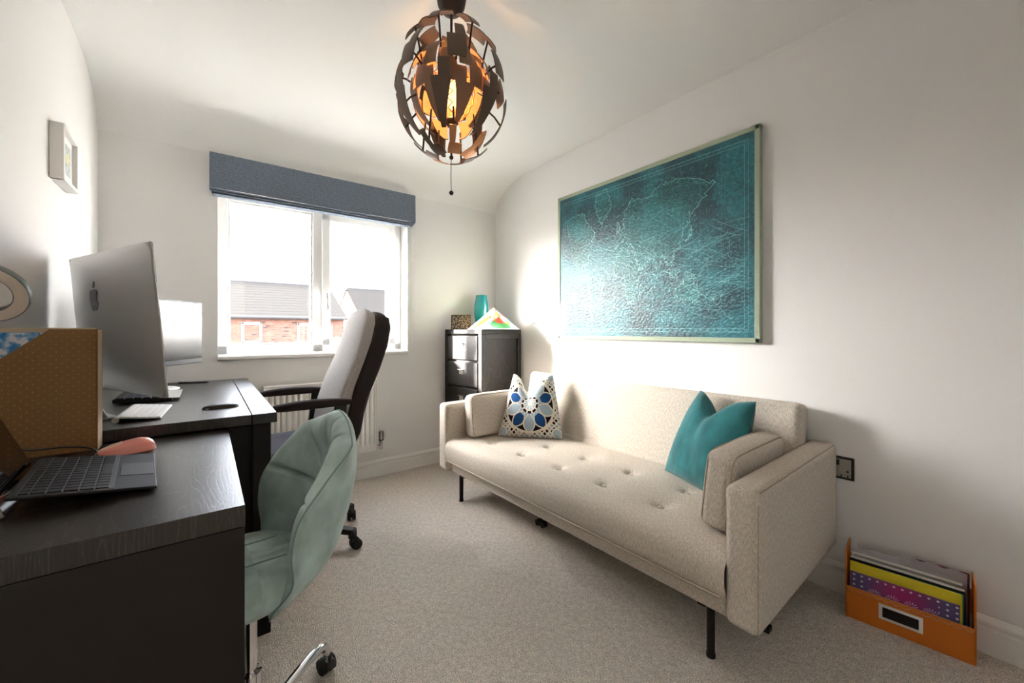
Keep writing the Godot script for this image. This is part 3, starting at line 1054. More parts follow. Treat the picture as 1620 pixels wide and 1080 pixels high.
	mb.lathe(at(vx, 0.045, 0.07), [Vector2(0.0185, 0.024), Vector2(0.0185, 0.018), Vector2(0.0125, 0.016)], 18)
	part(mb, "collar", M.black_plastic, valve)
	mb = MB.new()
	mb.tube([Vector3(vx, 0.045, 0.07), Vector3(vx, -0.004, 0.07)], 0.010, 12)
	mb.tube([Vector3(vx, 0.025, 0.07), Vector3(half - 0.006, 0.025, 0.07)], 0.009, 12)
	mb.tube([Vector3(vx, 0.0, 0.07), Vector3(vx, -0.008, 0.03), Vector3(vx, -0.01, 0.001)], 0.007, 12)
	part(mb, "pipe", M.chrome, valve)

# ---------------------------------------------------------------- pendant lamp
func petal(mb: MB, c: Vector3, r: Vector2, lon: float, lat0: float, lat1: float, w0: float, w1: float, skew := 0.0) -> void:
	# a curved plate on an ellipsoid of radii r (across, up) between two latitudes; w0, w1 half widths in degrees below and above
	mb.sheet(6, 8, func(u, v):
		var la := deg_to_rad(lerpf(lat0, lat1, v))
		var lo := deg_to_rad(lon + (u * 2.0 - 1.0) * lerpf(w0, w1, v) + skew * v)
		return c + Vector3(cos(la) * sin(lo) * r.x, sin(la) * r.y, cos(la) * cos(lo) * r.x), 0.003)

func pendant() -> void:
	var c := Vector3(0, 0, 0)
	var lamp := thing("pendant_lamp", "bronze globe pendant lamp of separate curved plates with a lit bulb", "lamp", Vector3(0.729, 1.985, -1.331))
	var mb := MB.new()
	var up := TOP - 1.985
	mb.lathe(at(0, up, 0), [Vector2(0, 0), Vector2(0.052, 0), Vector2(0.055, -0.04), Vector2(0.056, -0.075), Vector2(0.05, -0.108), Vector2(0.034, -0.13), Vector2(0.012, -0.139), Vector2(0.0, -0.14)], 28)
	part(mb, "ceiling_cup", M.bronze_dark, lamp)
	mb = MB.new()
	mb.tube([Vector3(0, up - 0.135, 0), Vector3(0, 0.10, 0)], 0.005, 8)
	part(mb, "rod", M.bronze_dark, lamp)
	mb = MB.new()
	mb.tube([Vector3(0, -0.10, 0), Vector3(0, -0.235, 0)], 0.004, 8)
	part(mb, "lower_rod", M.bronze_dark, lamp)
	mb = MB.new()
	mb.lathe(at(0, 0, 0), [Vector2(0, 0.12), Vector2(0.022, 0.118), Vector2(0.024, 0.06), Vector2(0.018, 0.05), Vector2(0, 0.05)], 16)
	part(mb, "lamp_holder", M.bronze_dark, lamp)
	mb = MB.new()
	mb.lathe(at(0, 0, 0), [Vector2(0, -0.09), Vector2(0.02, -0.092), Vector2(0.026, -0.11), Vector2(0.012, -0.125), Vector2(0, -0.125)], 16)
	part(mb, "lower_collar", M.bronze_dark, lamp)
	mb = MB.new()
	mb.lathe(at(0, 0, 0), [Vector2(0.013, 0.05), Vector2(0.014, 0.03), Vector2(0.024, 0.0), Vector2(0.027, -0.02), Vector2(0.022, -0.042), Vector2(0.010, -0.055), Vector2(0, -0.057)], 18)
	part(mb, "bulb", M.bulb, lamp)
	var omni := OmniLight3D.new()
	omni.name = "bulb_light"
	omni.light_color = Color(1.0, 0.74, 0.45)
	omni.light_energy = 0.055
	omni.light_size = 0.025
	omni.omni_range = 12.0
	omni.omni_attenuation = 2.0
	omni.shadow_enabled = true
	lamp.add_child(omni)
	omni.position = Vector3(0, -0.01, 0)
	# inner copper cage of zigzag ribs round the bulb
	for k in 8:
		mb = MB.new()
		var lon := TAU * k / 8.0 + 0.2
		var pts := []
		for i in 13:
			var la := lerpf(-1.1, 1.1, i / 12.0)
			var lo := lon + (0.16 if i % 2 == 0 else -0.16)
			pts.append(Vector3(cos(la) * sin(lo), sin(la) * 1.15, cos(la) * cos(lo)) * 0.085)
		mb.tube(pts, 0.0025, 5)
		part(mb, "inner_rib", M.copper, lamp)
	var look := 8.0
	for k in 8:
		var lon := look + k * 45.0
		# inner layer: three staggered tiers close round the bulb
		mb = MB.new()
		petal(mb, c, Vector2(0.160, 0.165), lon + 22, 28, 62, 12, 15)
		petal(mb, c, Vector2(0.160, 0.165), lon + 26, 6, 29, 8, 8)
		part(mb, "upper_inner_plate", M.bronze_pale, lamp)
		mb = MB.new()
		petal(mb, c, Vector2(0.140, 0.150), lon + 3, -12, 20, 12.5, 13)
		petal(mb, c, Vector2(0.140, 0.150), lon - 1, 19, 42, 8, 8)
		part(mb, "middle_inner_plate", M.bronze_pale, lamp)
		mb = MB.new()
		petal(mb, c, Vector2(0.148, 0.158), lon + 24, -60, -12, 6, 14, 4)
		petal(mb, c, Vector2(0.148, 0.158), lon + 21, -13, 6, 8, 8)
		part(mb, "lower_inner_plate", M.bronze_pale, lamp)
	# outer layer, spread apart
	for k in 7:
		var lon := look + 4.0 + k * 360.0 / 7.0
		mb = MB.new()
		petal(mb, Vector3(0, 0.05, 0), Vector2(0.196, 0.212), lon - 4, 50, 72, 14, 22)
		petal(mb, Vector3(0, 0.05, 0), Vector2(0.196, 0.212), lon - 11, 32, 53, 6, 6)
		var pl := part(mb, "top_plate", M.bronze, lamp)
		strut(pl, lon - 8, Vector2(0.196, 0.212), 0.05, 46, 0.15, 40)
		mb = MB.new()
		petal(mb, c, Vector2(0.205, 0.225), lon + 16, 2, 24, 8.5, 10)
		petal(mb, c, Vector2(0.205, 0.225), lon + 20, 23, 42, 5.5, 5.5)
		pl = part(mb, "upper_plate", M.bronze, lamp)
		strut(pl, lon + 17, Vector2(0.205, 0.225), 0.0, 15, 0.15, 14)
		mb = MB.new()
		petal(mb, Vector3(0, -0.012, 0), Vector2(0.207, 0.215), lon - 1, -54, -12, 3.5, 10, 2)
		petal(mb, Vector3(0, -0.012, 0), Vector2(0.207, 0.215), lon + 4, -13, 3, 5.5, 5.5)
		pl = part(mb, "lower_plate", M.bronze, lamp)
		strut(pl, lon + 1, Vector2(0.207, 0.215), -0.012, -25, 0.15, -20)
		mb = MB.new()
		petal(mb, Vector3(0, -0.05, 0), Vector2(0.186, 0.20), lon + 20, -74, -60, 24, 14)
		petal(mb, Vector3(0, -0.05, 0), Vector2(0.186, 0.20), lon + 13, -61, -42, 6, 5)
		pl = part(mb, "bottom_plate", M.copper if k % 3 == 0 else M.bronze, lamp)
		strut(pl, lon + 15, Vector2(0.186, 0.20), -0.05, -55, 0.14, -46)
	mb = MB.new()
	mb.ball(at(0, -0.238, 0), Vector3.ONE * 0.008, 12)
	part(mb, "finial", M.bronze_dark, lamp)
	mb = MB.new()
	mb.tube([Vector3(0, -0.24, 0), Vector3(-0.002, -0.30, 0), Vector3(0, -0.364, 0)], 0.0012, 6)
	mb.ball(at(0, -0.37, 0), Vector3.ONE * 0.0085, 12)
	part(mb, "pull_cord", M.bronze_dark, lamp)

func strut(parent: Node3D, lon: float, r: Vector2, dy: float, lat: float, ri: float, lat_i: float) -> void:
	var mb := MB.new()
	var lo := deg_to_rad(lon)
	var la := deg_to_rad(lat)
	var li := deg_to_rad(lat_i)
	var a := Vector3(cos(la) * sin(lo) * r.x, sin(la) * r.y + dy, cos(la) * cos(lo) * r.x)
	var b := Vector3(cos(li) * sin(lo), sin(li), cos(li) * cos(lo)) * ri * 0.98
	mb.tube([a, a.lerp(b, 0.5) + Vector3(0, 0.006, 0), b], 0.0035, 6)
	part(mb, "strut", M.bronze_dark, parent)

# ---------------------------------------------------------------- sofa
func sofa() -> void:
	# local x runs from the front to the wall, local -z from the near arm to the far arm
	var s := thing("sofa", "beige woven fabric sofa bed with buttoned seat and black metal legs", "sofa", Vector3(1.275, 0, -0.49), 1.65)
	var length := 1.91
	var mb := MB.new()
	mb.rbox(at(0.345, 0.235, -length / 2), Vector3(0.62, 0.09, length - 0.205), 0.015)
	part(mb, "base", M.cloth, s)
	var buttons := []
	for k in 6:
		for x in [0.19, 0.40]: buttons.append(Vector2(x, -0.14 - 0.285 * k - (0.0 if k else 0.02)))
	# seat mattress: section from the front lower edge over the front roll to the back
	var prof := []
	for i in 6: prof.append(Vector2(0.004 - 0.012 * sin(i / 5.0 * PI * 0.6), lerpf(0.272, 0.352, i / 5.0)))
	for i in range(1, 9):
		var a := PI / 2 * i / 8.0
		prof.append(Vector2(0.048 - 0.056 * cos(a), 0.352 + 0.052 * sin(a)))
	for i in range(1, 45): prof.append(Vector2(0.048 + 0.0137 * i, 0.404 + 0.008 * sin(PI * i / 44.0)))
	var arc := [0.0]
	for i in range(1, prof.size()): arc.append(arc[i - 1] + prof[i].distance_to(prof[i - 1]))
	mb = MB.new()
	var pos := []
	var nz := 170
	for i in nz + 1:
		var z := -0.096 - (length - 0.192) * i / nz
		for j in prof.size():
			var q: Vector2 = prof[j]
			var dent := 0.0
			for b in buttons:
				var d2: float = (q.x - b.x) * (q.x - b.x) + (z - b.y) * (z - b.y)
				if d2 < 0.02: dent += 0.019 * exp(-d2 / 0.0007) + 0.008 * exp(-d2 / 0.006)
			var endr := minf(-0.104 - z, z + length - 0.104)
			var sag := 0.004 * pow(clampf(1.0 - endr / 0.04, 0, 1), 2.0)
			pos.append(Vector3(q.x, q.y - (dent if q.y > 0.39 else 0.0) - sag, z))
	var nn := mb.grid_normals(pos, nz, prof.size() - 1, 1.0)
	if nn[30].y < 0:
		for k in nn.size(): nn[k] = -nn[k]
	mb.put_grid(pos, nn, nz, prof.size() - 1, Vector2(length, 0.72))
	part(mb, "seat", M.cloth, s)
	var btn := MB.new()
	btn.ball(at(0, 0, 0), Vector3(0.0135, 0.006, 0.0135), 12)
	var bm := btn.mesh()
	for b in buttons: share(bm, "button", M.cloth, s, at(b.x, 0.3905, b.y))
	mb = MB.new()
	mb.tube([Vector3(-0.004, 0.272, -0.11), Vector3(-0.004, 0.272, -length + 0.11)], 0.005, 8)
	part(mb, "piping", M.cloth_seam, s)
	mb = MB.new()
	mb.rbox(turned(Vector3(0.735, 0.575, -length / 2), Vector3(0, 0, -11)), Vector3(0.115, 0.43, length - 0.19), 0.028, 3)
	part(mb, "backrest", M.cloth, s)
	mb = MB.new()
	mb.rbox(at(0.72, 0.32, -length / 2), Vector3(0.16, 0.22, length - 0.21), 0.02)
	part(mb, "back_frame", M.cloth, s)
	for e in 2:
		var z := -0.05 if e == 0 else -length + 0.05
		mb = MB.new()
		mb.rbox(at(0.42, 0.413, z), Vector3(0.845, 0.43, 0.10), 0.026, 3)
		var arm := part(mb, "arm", M.cloth, s)
		for side in [-1.0, 1.0]:
			mb = MB.new()
			var zz: float = z + side * 0.0425
			var o := 0.0075
			var pts := [Vector3(0.0 + o, 0.21, zz), Vector3(o, 0.585, zz), Vector3(o + 0.006, 0.608, zz), Vector3(o + 0.02, 0.6275 - o + 0.0005, zz), Vector3(0.82, 0.6275 - o + 0.0005, zz)]
			mb.tube(pts, 0.0022, 6)
			part(mb, "seam", M.cloth_seam, arm)
	# steel underframe and legs
	mb = MB.new()
	for z in [-0.2, -length + 0.2]: mb.rbox(at(0.36, 0.182, z), Vector3(0.6, 0.02, 0.03), 0.003)
	mb.rbox(at(0.1, 0.184, -0.09), Vector3(0.03, 0.016, 0.17), 0.002)
	mb.rbox(at(0.1, 0.184, -length + 0.09), Vector3(0.03, 0.016, 0.17), 0.002)
	part(mb, "underframe", M.black_metal, s)
	for p in [Vector2(0.088, -0.18), Vector2(0.088, -length + 0.14), Vector2(0.66, -0.18), Vector2(0.66, -length + 0.14)]:
		mb = MB.new()
		mb.tube([Vector3(p.x, 0.19, p.y), Vector3(p.x, 0.004, p.y)], 0.013, 12)
		var leg := part(mb, "leg", M.black_metal, s)
		mb = MB.new()
		mb.tube([Vector3(p.x, 0.012, p.y), Vector3(p.x, 0.0, p.y)], 0.0145, 12)
		part(mb, "foot", M.rubber, leg)
	mb = MB.new()
	mb.tube([Vector3(0.26, 0.19, -1.2), Vector3(0.26, 0.03, -1.2)], 0.010, 10)
	mb.rbox(at(0.26, 0.02, -1.2), Vector3(0.03, 0.03, 0.05), 0.006)
	mb.tube([Vector3(0.245, 0.018, -1.18), Vector3(0.275, 0.018, -1.18)], 0.017, 12)
	mb.tube([Vector3(0.245, 0.018, -1.22), Vector3(0.275, 0.018, -1.22)], 0.017, 12)
	part(mb, "middle_support", M.black_plastic, s)

	# boxed arm cushions
	var xf := s.transform
	for e in 2:
		var c := thing("arm_cushion", "beige boxed cushion against the sofa arm beside the teal cushion" if e == 0 else "beige boxed cushion against the sofa arm beside the dark cabinet", "cushion", xf * (Vector3(0.355, 0.412, -0.175) if e == 0 else Vector3(0.36, 0.412, -length + 0.175)), 1.65)
		var tilt := 6.0 if e == 0 else -6.0
		mb = MB.new()
		var cx := turned(Vector3(0, 0.137, 0), Vector3(tilt, 0, 0))
		mb.rbox(cx, Vector3(0.48, 0.27, 0.10), 0.03, 3, 8, Vector3(0.008, 0.006, 0.022))
		part(mb, "cover", M.cloth, c)
		for side in [-1.0, 1.0]:
			mb = MB.new()
			var pts := []
			for k in 41:
				var a := TAU * k / 40.0
				pts.append(cx * Vector3(0.237 * signf(cos(a)) * pow(absf(cos(a)), 0.22), 0.132 * signf(sin(a)) * pow(absf(sin(a)), 0.22), side * 0.04))
			mb.tube(pts, 0.003, 6, false)
			part(mb, "piping", M.cloth_seam, c)

func pillow(node: Node3D, w: float, h: float, th: float, dent: float, lean: float, m: Material, taper := 0.0) -> void:
	var xf := turned(Vector3(0, 0, 0), Vector3(-lean, 0, 0))
	var mb := MB.new()
	for side in [1.0, -1.0]:
		mb.grid(36, 36, func(a, b):
			var u: float = a * 2.0 - 1.0
			var v: float = b * 2.0 - 1.0
			var x := w / 2 * u * (1.0 - 0.07 * (1.0 - v * v))
			var y := h / 2 + h / 2 * v * (1.0 - 0.05 * (1.0 - u * u))
			if v < 0.0: y += 0.02 * h * (1.0 - u * u) * v
			var top := clampf((v + 0.2) / 1.2, 0, 1)
			x *= 1.0 - taper * pow((v + 1.0) / 2.0, 1.6)
			y -= dent * exp(-pow((u + 0.08) / 0.42, 2.0)) * top * top
			var z := th / 2 * pow(maxf(0.0, (1.0 - pow(absf(u), 2.6)) * (1.0 - pow(absf(v), 2.6))), 0.55)
			z *= 1.0 - 0.45 * exp(-pow((u + 0.08) / 0.2, 2.0)) * top
			z += 0.006 * sin(u * 5.0 + v * 3.0) * (1.0 - u * u) * (1.0 - v * v)
			return xf * Vector3(x, y, side * z), side, Vector2(1, -1))
	part(mb, "cover", m, node)

func cushions() -> void:
	var c := thing("patterned_cushion", "square cushion with a blue and cream star pattern and dark lattice", "cushion", Vector3(1.66, 0.412, -1.99), -49)
	pillow(c, 0.42, 0.42, 0.16, 0.17, 20, M.pattern, 0.36)
	c = thing("teal_cushion", "plain teal velvet cushion with a dented top leaning on the sofa back", "cushion", Vector3(1.715, 0.412, -0.925), -114)
	pillow(c, 0.43, 0.43, 0.17, 0.10, 23, M.teal_velvet, 0.22)

# ---------------------------------------------------------------- cabinet in the corner and what stands on it
func cabinet() -> void:
	var c := thing("drawer_cabinet", "tall black-brown drawer cabinet with square metal handles in the corner", "cabinet", Vector3(1.645, 0, -2.535), 9)
	var w := 0.44      # local x, along the panelled side
	var d := 0.455     # local -z, along the drawer front
	var h := 1.11
	var mb := MB.new()
	mb.rbox(at(w / 2, h / 2 - 0.02, -d / 2), Vector3(w - 0.03, h - 0.06, d - 0.03))
	part(mb, "body", M.cabinet_wood, c)
	mb = MB.new()
	mb.rbox(at(w / 2, h - 0.0175, -d / 2), Vector3(w, 0.035, d), 0.004)
	part(mb, "top", M.cabinet_wood, c)
	for p in [Vector2(0.02, -0.02), Vector2(w - 0.02, -0.02), Vector2(0.02, -d + 0.02), Vector2(w - 0.02, -d + 0.02)]:
		mb = MB.new()
		mb.rbox(at(p.x, (h - 0.035) / 2, p.y), Vector3(0.04, h - 0.035, 0.04), 0.003)
		part(mb, "corner_post", M.cabinet_wood, c)
	for y in [h - 0.055, 0.06]:
		mb = MB.new()
		mb.rbox(at(w / 2, y, -0.015), Vector3(w - 0.08, 0.04, 0.03), 0.002)
		part(mb, "side_rail", M.cabinet_wood, c)
	for k in 5:
		var y := 0.965 - k * 0.205
		mb = MB.new()
		mb.rbox(at(0.004, y, -d / 2), Vector3(0.02, 0.185, d - 0.09), 0.003)
		var dr := part(mb, "drawer", M.cabinet_wood, c)
		mb = MB.new()
		mb.rbox(at(-0.0075, y + 0.018, -d / 2 - 0.005), Vector3(0.005, 0.042, 0.05), 0.002)
		mb.rbox(at(-0.016, y + 0.035, -d / 2 - 0.005), Vector3(0.022, 0.005, 0.05), 0.002)
		part(mb, "handle", M.steel, dr)
	# painted conical hat
	var hat := thing("conical_hat", "white conical hat painted with orange, green and blue splashes on the cabinet", "hat", Vector3(1.845, 1.11, -2.665))
	mb = MB.new()
	mb.lathe(at(0, 0, 0), [Vector2(0.205, 0.002), Vector2(0.20, 0.008), Vector2(0.15, 0.05), Vector2(0.10, 0.092), Vector2(0.05, 0.134), Vector2(0.012, 0.168), Vector2(0.003, 0.174), Vector2(0.0, 0.175)], 48)
	part(mb, "crown", M.hat, hat)
	mb = MB.new()
	var rim := []
	for k in 49: rim.append(Vector3(cos(TAU * k / 48) * 0.204, 0.004, sin(TAU * k / 48) * 0.204))
	mb.tube(rim, 0.004, 6, false)
	part(mb, "rim", M.paper, hat)
	# teal vase
	var v := thing("glass_vase", "teal pressed glass vase behind the conical hat", "vase", Vector3(1.885, 1.11, -2.91))
	mb = MB.new()
	mb.grid(40, 14, func(u, t):
		var prof := [0.035, 0.046, 0.052, 0.056, 0.058, 0.060, 0.061, 0.062, 0.062, 0.061, 0.060, 0.057, 0.053, 0.049, 0.047]
		var r: float = prof[roundi(t * 14)]
		r *= 1.0 + 0.035 * cos(u * TAU * 6.0) * sin(clampf(t * 1.2, 0, 1) * PI)
		return Vector3(cos(u * TAU) * r, t * 0.295, -sin(u * TAU) * r), 1.0)
	mb.lathe(at(0, 0, 0), [Vector2(0.046, 0.295), Vector2(0.041, 0.293), Vector2(0.05, 0.2), Vector2(0.05, 0.06), Vector2(0, 0.02)], 24)
	part(mb, "body", M.teal_glass, v)
	var f := thing("photo_frame", "dark mottled frame with two small photos standing on the cabinet", "picture", Vector3(1.665, 1.11, -2.885), -37)
	mb = MB.new()
	var fx := turned(Vector3(0, 0, 0), Vector3(-10, 0, 0))
	mb.rbox(fx * at(0, 0.062, -0.008), Vector3(0.16, 0.125, 0.014), 0.002)
	part(mb, "frame", M.black_card, f)
	mb = MB.new()
	for p in [[Vector3(-0.077, 0.122, 0), Vector2(0, 0)], [Vector3(0.077, 0.122, 0), Vector2(1, 0)], [Vector3(0.077, 0.003, 0), Vector2(1, 1)], [Vector3(-0.077, 0.003, 0), Vector2(0, 1)]]: mb.vert(fx * p[0], fx.basis * Vector3(0, 0, 1), p[1])
	mb.quad(0, 1, 2, 3)
	part(mb, "photos", M.collage, f)
	mb = MB.new()
	mb.rbox(turned(Vector3(0, 0.045, -0.045), Vector3(18, 0, 0)), Vector3(0.05, 0.095, 0.004), 0.001)
	part(mb, "easel_back", M.black_card, f)

# ---------------------------------------------------------------- orange magazine holder
func magazine_holder() -> void:
	var c := thing("magazine_holder", "orange cardboard magazine holder with scalloped white edge on the carpet", "holder", Vector3(1.965, 0, -0.453), -82.7)
	var w := 0.332
	var d := 0.115
	var mb := MB.new()
	mb.rbox(at(w / 2, 0.06, -0.002), Vector3(w, 0.12, 0.004), 0.001)
	part(mb, "front_panel", M.orange, c)
	mb = MB.new()
	mb.rbox(at(w / 2, 0.1, -d), Vector3(w, 0.20, 0.004), 0.001)
	part(mb, "back_panel", M.orange, c)
	mb = MB.new()
	mb.rbox(at(w / 2, 0.003, -d / 2), Vector3(w, 0.004, d), 0.001)
	part(mb, "bottom", M.orange, c)
	for x in [0.0, w - 0.004]:
		mb = MB.new()
		mb.prism(Transform3D(Basis(Vector3(0, 0, -1), Vector3.UP, Vector3(1, 0, 0)), Vector3(x, 0, 0)), PackedVector2Array([Vector2(0, 0.001), Vector2(d, 0.001), Vector2(d, 0.26), Vector2(0.012, 0.26), Vector2(0.004, 0.253), Vector2(0, 0.24)]), 0.004)
		part(mb, "side_panel", M.orange, c)
	mb = MB.new()
	var sc := PackedVector2Array([Vector2(0.004, 0.121)])
	var nsc := 13
	for k in nsc:
		var x0 := 0.004 + (w - 0.008) * k / nsc
		var ww := (w - 0.008) / nsc
		for i in range(0 if k == 0 else 1, 9):
			var a := PI * i / 8.0
			sc.append(Vector2(x0 + ww / 2 - ww / 2 * cos(a), 0.117 - 0.0105 * sin(a)))
	sc.append(Vector2(w - 0.004, 0.121))
	mb.prism(at(0, 0, 0.0), sc, 0.0025)
	part(mb, "scalloped_edge", M.paper, c)
	mb = MB.new()
	mb.rbox(at(0.152, 0.068, 0.0015), Vector3(0.115, 0.056, 0.003), 0.0014)
	var lab := part(mb, "label_holder", M.paper, c)
	mb = MB.new()
	mb.rbox(at(0.152, 0.068, 0.0025), Vector3(0.094, 0.036, 0.003), 0.001)
	part(mb, "label_card", M.black_card, lab)
	var xf := c.transform
	var items := [
		["folder", "purple spotted and pink flowered folder at the front of the orange holder", "folder", 0.172, M.purple, 0.004, 0.013, 0.296, 0.0],
		["folder", "plain yellow folder standing in the orange holder", "folder", 0.207, M.yellow, 0.006, 0.012, 0.302, 0.0],
		["folder", "thin teal folder behind the yellow one in the orange holder", "folder", 0.206, M.teal_card, 0.002, 0.09, 0.305, 0.0],
		["folder", "black folder behind the yellow one in the orange holder", "folder", 0.213, M.black_card, 0.003, 0.01, 0.31, 0.0],
		["magazine", "white magazine standing behind the black folder", "magazine", 0.218, M.paper, 0.007, 0.012, 0.308, 0.0],
		["magazine", "grey-edged magazine in the middle of the orange holder", "magazine", 0.224, M.silver_edge, 0.004, 0.02, 0.312, 0.0],
		["magazine", "white magazine next to the clear plastic sleeves", "magazine", 0.228, M.paper, 0.008, 0.014, 0.304, 0.0],
	]
	var z := -0.009
	for k in items.size():
		var it: Array = items[k]
		var o := thing(it[0], it[1], it[2], xf * Vector3(0, 0.005, z - it[5] / 2), -82.7, "papers in the orange holder")
		mb = MB.new()
		var x0: float = it[6]
		var x1: float = it[7]
		var hh: float = it[3]
		mb.rbox(at((x0 + x1) / 2, hh / 2, 0), Vector3(x1 - x0, hh, it[5]), 0.001, 1)
		if k == 0:
			mb.t.fill(Vector2(0.05, 0.5))
			for i in mb.v.size():
				if absf(mb.n[i].z) > 0.9: mb.t[i] = Vector2((mb.v[i].x - x0) / (x1 - x0), (hh - mb.v[i].y) / 0.10)
		part(mb, "cover", it[4], o)
		z -= it[5] + 0.003
	for k in 3:
		var o := thing("plastic_sleeve", ["clear plastic sleeve with a white sheet at the back of the orange holder", "crinkled clear plastic sleeve sticking up at the back of the orange holder", "short clear plastic sleeve leaning in the orange holder"][k], "sleeve", xf * Vector3(0, 0.005, z), -82.7, "papers in the orange holder")
		mb = MB.new()
		var x0: float = [0.012, 0.175, 0.03][k]
		var x1: float = [0.30, 0.316, 0.2][k]
		var hh: float = [0.236, 0.262, 0.245][k]
		mb.sheet(24, 6, func(u, v): return Vector3(lerpf(x0, x1, u), v * hh + 0.004 * v * sin(u * 17.0 + k), 0.003 * sin(u * 11.0 + v * 5.0 + k * 2.0)), 0.0006)
		part(mb, "sheet", M.sleeve, o)
		z -= 0.008
	var p := thing("notebook", "plum coloured notebook at the end of the orange holder", "notebook", xf * Vector3(0, 0.005, z - 0.003), -82.7, "papers in the orange holder")
	mb = MB.new()
	mb.rbox(at(0.25, 0.128, 0), Vector3(0.145, 0.256, 0.007), 0.002)
	part(mb, "cover", mat([92, 30, 60], 0.5), p)

# ---------------------------------------------------------------- desks
func desks() -> void:
	# near desk, a plain slab-sided one
	var d := thing("desk", "plain slab-sided black-brown desk with tablet and pink mouse on it", "desk", Vector3(0, 0, 0))
	var x0 := LEFT + 0.006
	var x1 := 0.060
	var z0 := -1.672
	var z1 := -0.925
	var mb := MB.new()
	mb.rbox(at((x0 + x1) / 2, 0.7445, (z0 + z1) / 2), Vector3(x1 - x0, 0.041, z1 - z0), 0.002)
	part(mb, "tabletop", M.wood, d)
	for z in [z1 - 0.012, z0 + 0.012]:
		mb = MB.new()
		mb.rbox(at((x0 + x1) / 2 - 0.0005, 0.3615, z), Vector3(x1 - x0 - 0.001, 0.723, 0.022), 0.0015)
		part(mb, "side_panel", M.wood_plain, d)
	mb = MB.new()
	mb.rbox(at(x0 + 0.01, 0.48, (z0 + z1) / 2), Vector3(0.018, 0.48, z1 - z0 - 0.05))
	part(mb, "back_panel", M.wood_plain, d)
	# far desk: framed top, corner legs, panelled ends
	d = thing("desk", "larger black-brown desk with framed top carrying the big computer", "desk", Vector3(0, 0, 0))
	var a0 := LEFT + 0.006
	var a1 := 0.205
	var b0 := -2.985
	var b1 := -1.676
	mb = MB.new()
	mb.rbox(at((a0 + a1 - 0.078) / 2, 0.787, (b0 + b1) / 2), Vector3(a1 - 0.078 - a0, 0.036, b1 - b0), 0.003)
	part(mb, "tabletop", M.wood, d)
	mb = MB.new()
	mb.rbox(at(a1 - 0.0385, 0.787, (b0 + b1) / 2), Vector3(0.076, 0.036, b1 - b0), 0.003)
	part(mb, "edge_plank", M.wood, d)
	for x in [a1 - 0.045, a0 + 0.045]:
		for z in [b1 - 0.05, b0 + 0.05]:
			mb = MB.new()
			mb.rbox(at(x, 0.3845, z), Vector3(0.056, 0.769, 0.056), 0.003)
			part(mb, "leg", M.wood_plain, d)
	for z in [b1 - 0.062, b0 + 0.062]:
		mb = MB.new()
		mb.rbox(at((a0 + a1) / 2, 0.455, z), Vector3(a1 - a0 - 0.14, 0.62, 0.018), 0.002)
		part(mb, "end_panel", M.wood_plain, d)
		for y in [0.72, 0.175]:
			mb = MB.new()
			mb.rbox(at((a0 + a1) / 2, y, z + 0.006), Vector3(a1 - a0 - 0.14, 0.08, 0.024), 0.002)
			part(mb, "rail", M.wood_plain, d)
	mb = MB.new()
	mb.rbox(at(a1 - 0.05, 0.725, (b0 + b1) / 2), Vector3(0.02, 0.08, b1 - b0 - 0.16), 0.002)
	part(mb, "apron", M.wood_plain, d)

# ---------------------------------------------------------------- computers and desk things
func apple_outline() -> PackedVector2Array:
	var o := PackedVector2Array()
	var k := [[0, 0.30], [0.10, 0.36], [0.24, 0.38], [0.36, 0.33], [0.42, 0.25], [0.33, 0.16], [0.30, 0.04], [0.33, -0.09], [0.44, -0.18], [0.38, -0.32], [0.27, -0.46], [0.15, -0.48], [0.02, -0.43], [-0.12, -0.48], [-0.26, -0.45], [-0.38, -0.29], [-0.44, -0.08], [-0.43, 0.12], [-0.35, 0.27], [-0.22, 0.36], [-0.10, 0.35]]
	for p in k: o.append(Vector2(p[0], p[1]))
	return o

